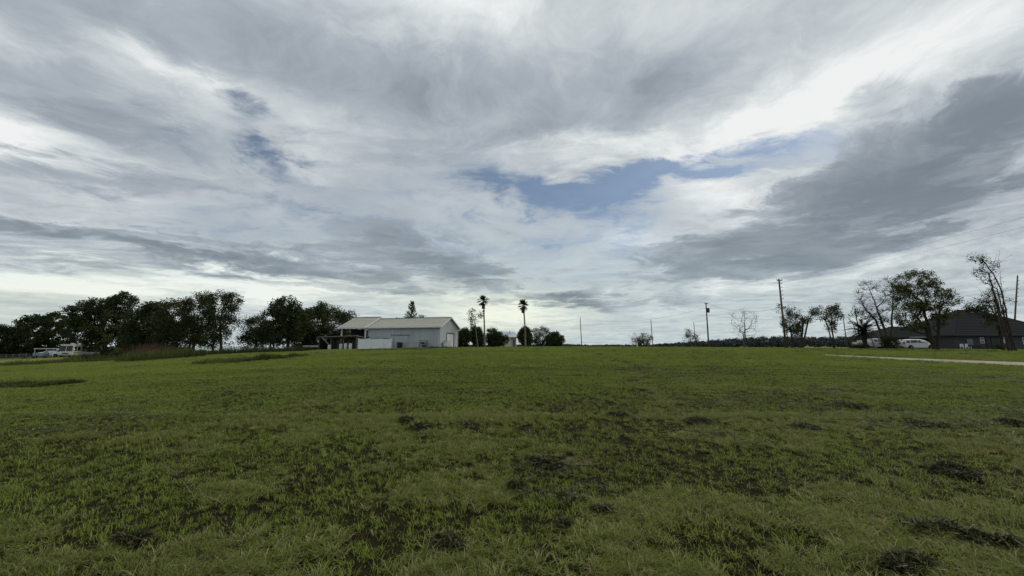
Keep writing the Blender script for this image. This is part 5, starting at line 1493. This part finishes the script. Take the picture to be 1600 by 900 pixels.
# ------------------------------------------------------------------ clumps of wet cut grass on the field
def clump(name, label, px, py, wx, wy, h, rz, seed, n=900, core=True, group='dark clumps of cut grass on the field', cat='grass clump'):
    rng = np.random.default_rng(seed)
    x, y = hit(px, py); z = gnd(x, y)
    # a ragged low heap: several uneven wads of matted blades
    m_ = int(rng.integers(4, 8)); t = np.linspace(-1, 1, m_) + rng.normal(0, .22, m_)
    lx = t * wx * .42; ly = rng.normal(0, 1, m_) * wy * .22; lw = rng.uniform(.35, 1.0, m_)
    ci = rng.choice(m_, n, p=lw / lw.sum())
    sx = wx * .20 * lw[ci]; sy = wy * .30 * lw[ci]
    a1 = np.clip(rng.normal(0, 1, (n, 2)), -2.2, 2.2)
    p = np.column_stack([lx[ci] + a1[:, 0] * sx, ly[ci] + a1[:, 1] * sy])
    zz = h * lw[ci] * np.exp(-(a1 ** 2).sum(1) * .45) * rng.uniform(.3, 1.1, n) + .03 + rng.uniform(0, .03, n)
    sc_ = 1 + y / 14
    L = rng.uniform(.03, .12, n) * min(sc_, 2); az = rng.normal(.2, 1.0, n) + rng.choice([0, math.pi], n); el = rng.normal(.1, .5, n)
    d = np.stack([np.cos(az) * np.cos(el), np.sin(az) * np.cos(el), np.sin(el)], 1)
    s = np.stack([-np.sin(az), np.cos(az), rng.normal(0, .6, n)], 1) * (.0032 * min(sc_, 2))
    c = np.stack([p[:, 0], p[:, 1], zz], 1)
    V = np.stack([c - d * L[:, None] / 2 - s, c - d * L[:, None] / 2 + s, c + s + [0, 0, .008], c + d * L[:, None] / 2, c - s + [0, 0, .008]], 1).reshape(-1, 3)
    k = np.arange(n) * 5
    F = np.stack([k, k + 1, k + 2, k + 3, k + 4], 1)
    tone = rng.uniform(0, .9, n); tone[rng.uniform(0, 1, n) < .06] = .95
    o = mesh_obj(name, V, F, M['clump'], tone=np.repeat(tone, 5))
    # dark matted cores, one per wad
    if not core: lw = lw * 0
    nu, nv = 12, 5; Vc = []; Fc = []
    for q in range(m_):
        k0 = len(Vc)
        for a in range(nv):
            for b in range(nu):
                f = a / (nv - 1); t_ = 2 * math.pi * b / nu
                wob = 1 + .35 * math.sin(2 * t_ + seed + q) + .2 * math.sin(5 * t_ + seed * 2)
                Vc.append((lx[q] + wx * .12 * lw[q] * f * wob * math.cos(t_), ly[q] + wy * .18 * lw[q] * f * wob * math.sin(t_), h * .8 * lw[q] * (1 - f ** 2) + .03 - .05 * (f > .95)))
        for a in range(nv - 1):
            for b in range(nu): Fc.append((k0 + a * nu + b, k0 + a * nu + (b + 1) % nu, k0 + (a + 1) * nu + (b + 1) % nu, k0 + (a + 1) * nu + b))
    if core: mesh_obj('matted_core', Vc, Fc, M['core'], o, smooth=True)['kind'] = 'stuff'
    o.location = (x, y, z); o.rotation_euler = (0, 0, rz)
    tag(o, label, cat, group)
M['core'] = plain('matted_thatch', (.045, .044, .020), .95, var=.5, scale=14, bump=1.0, bscale=40, spec=.1)
CORED = (845, 808, 1485, 1560, 1420)
CL = [(845, 728, .34, .16, .10, 'dark crumbly clump of cut grass right of the middle, beside a bare soil spot'),
      (870, 733, .14, .10, .04, 'tiny clump touching the right side of the crumbly middle clump'),
      (808, 773, .17, .10, .07, 'small black clump below the crumbly middle clump'),
      (938, 808, .17, .10, .06, 'small dark clump with a pale dry edge, lower middle'),
      (882, 828, .13, .09, .06, 'dark hollow-looking clump in the lower middle grass'),
      (697, 862, .34, .13, .07, 'flat dark clump near the bottom edge, left of the middle'),
      (1485, 740, .50, .17, .09, 'long slanting dark clump on the right side of the field'),
      (1508, 752, .30, .15, .06, 'lower end piece beside the long slanting clump at the right'),
      (1470, 840, .55, .16, .09, 'largest matted heap at the lower right, its blades hanging over'),
      (1560, 860, .50, .12, .10, 'dark ridge of matted grass in the lower right corner'),
      (1447, 667, .85, .30, .08, 'flat dark clump right of the middle distance, wider than its neighbours'),
      (1590, 664, .9, .30, .10, 'dark clump cut by the right edge of the photo'),
      (1328, 637, .8, .45, .08, 'pair-like dark tufts in the right middle distance'),
      (1260, 674, .8, .30, .07, 'thin dark line of clippings right of the field centre'),
      (655, 673, .6, .35, .10, 'low brown clump left of the field centre'),
      (636, 661, .55, .30, .10, 'smaller brown clump just up-left of the low brown one'),
      (734, 670, .45, .28, .10, 'dark single clump between the left brown pair and the centre'),
      (969, 653, .7, .3, .09, 'dark clump on the far side of the centre grass'),
      (1088, 660, .8, .35, .09, 'faint dark clump right of the wheel track'),
      (205, 852, .30, .10, .06, 'small dark clump in the lower left foreground'),
      (1420, 897, .45, .10, .07, 'black clump cut by the bottom edge of the photo')]
for i, (px, py, wx, wy, h, lab) in enumerate(CL):
    clump('grass_clump', lab, px, py, wx * (.66 if py > 690 else .45), wy * 1.15, h * .8, {1485: -.5, 1508: -.5, 1560: -.35, 1470: -.15}.get(px, WR.uniform(-.25, .25)), 200 + i, n=int((500 + 800 * wx) * (1 if px in CORED else .6)), core=px in CORED)

# bare soil patch
x, y = hit(908, 722)
V = [(0, 0, .03)] + [(.30 * (1 + .2 * math.sin(2.3 * k)) * math.cos(k * .5236), .22 * (1 + .2 * math.cos(1.7 * k)) * math.sin(k * .5236), .02) for k in range(12)]
o = mesh_obj('bare_soil', V, [(0, k + 1, (k + 1) % 12 + 1) for k in range(12)], M['soil'], smooth=True); o.location = (x, y, gnd(x, y) - .012)
tag(o, kind='structure')

# many small clippings farther out: nobody could count them
def clippings():
    rng = np.random.default_rng(9); n0 = 2600
    y = rng.uniform(4.0 ** .5, 58 ** .5, n0) ** 2; u = rng.uniform(-1.4, 1.4, n0); x = u * y
    keep = (vnoise(x, y, .16, 5) * .6 + vnoise(x, y, .5, 6) * .4 + .07 * (u > 0)) > .60
    keep &= ~in_lane(x, y)
    x = x[keep]; y = y[keep]; n = len(x); C = []; S = []
    for i in range(n):
        k = int(rng.integers(26, 70)); w = rng.uniform(.05, .16) * (1 + y[i] / 22)
        p = rng.normal(0, 1, (k, 2)) * [w, w * .5]
        z = gnd(x[i], y[i]) + .035 + np.clip(1 - (p[:, 0] / w / 2) ** 2, 0, 1) * rng.uniform(.02, .09, k) * (1 + y[i] / 60)
        C.append(np.column_stack([x[i] + p[:, 0], y[i] + p[:, 1], z])); S.append(np.full(k, w * .55))
    C = np.concatenate(C); S = np.concatenate(S)
    V, F = quads_at(C, S * rng.uniform(.5, 1.3, len(S)), rng, aspect=.14, flat=.75)
    o = mesh_obj('scattered_clippings', V, F, M['clump'], tone=np.repeat(rng.uniform(0, .97, len(C)), 4))
    tag(o, 'small dark bits of cut grass strewn over the field', 'clippings', kind='stuff')
clippings()
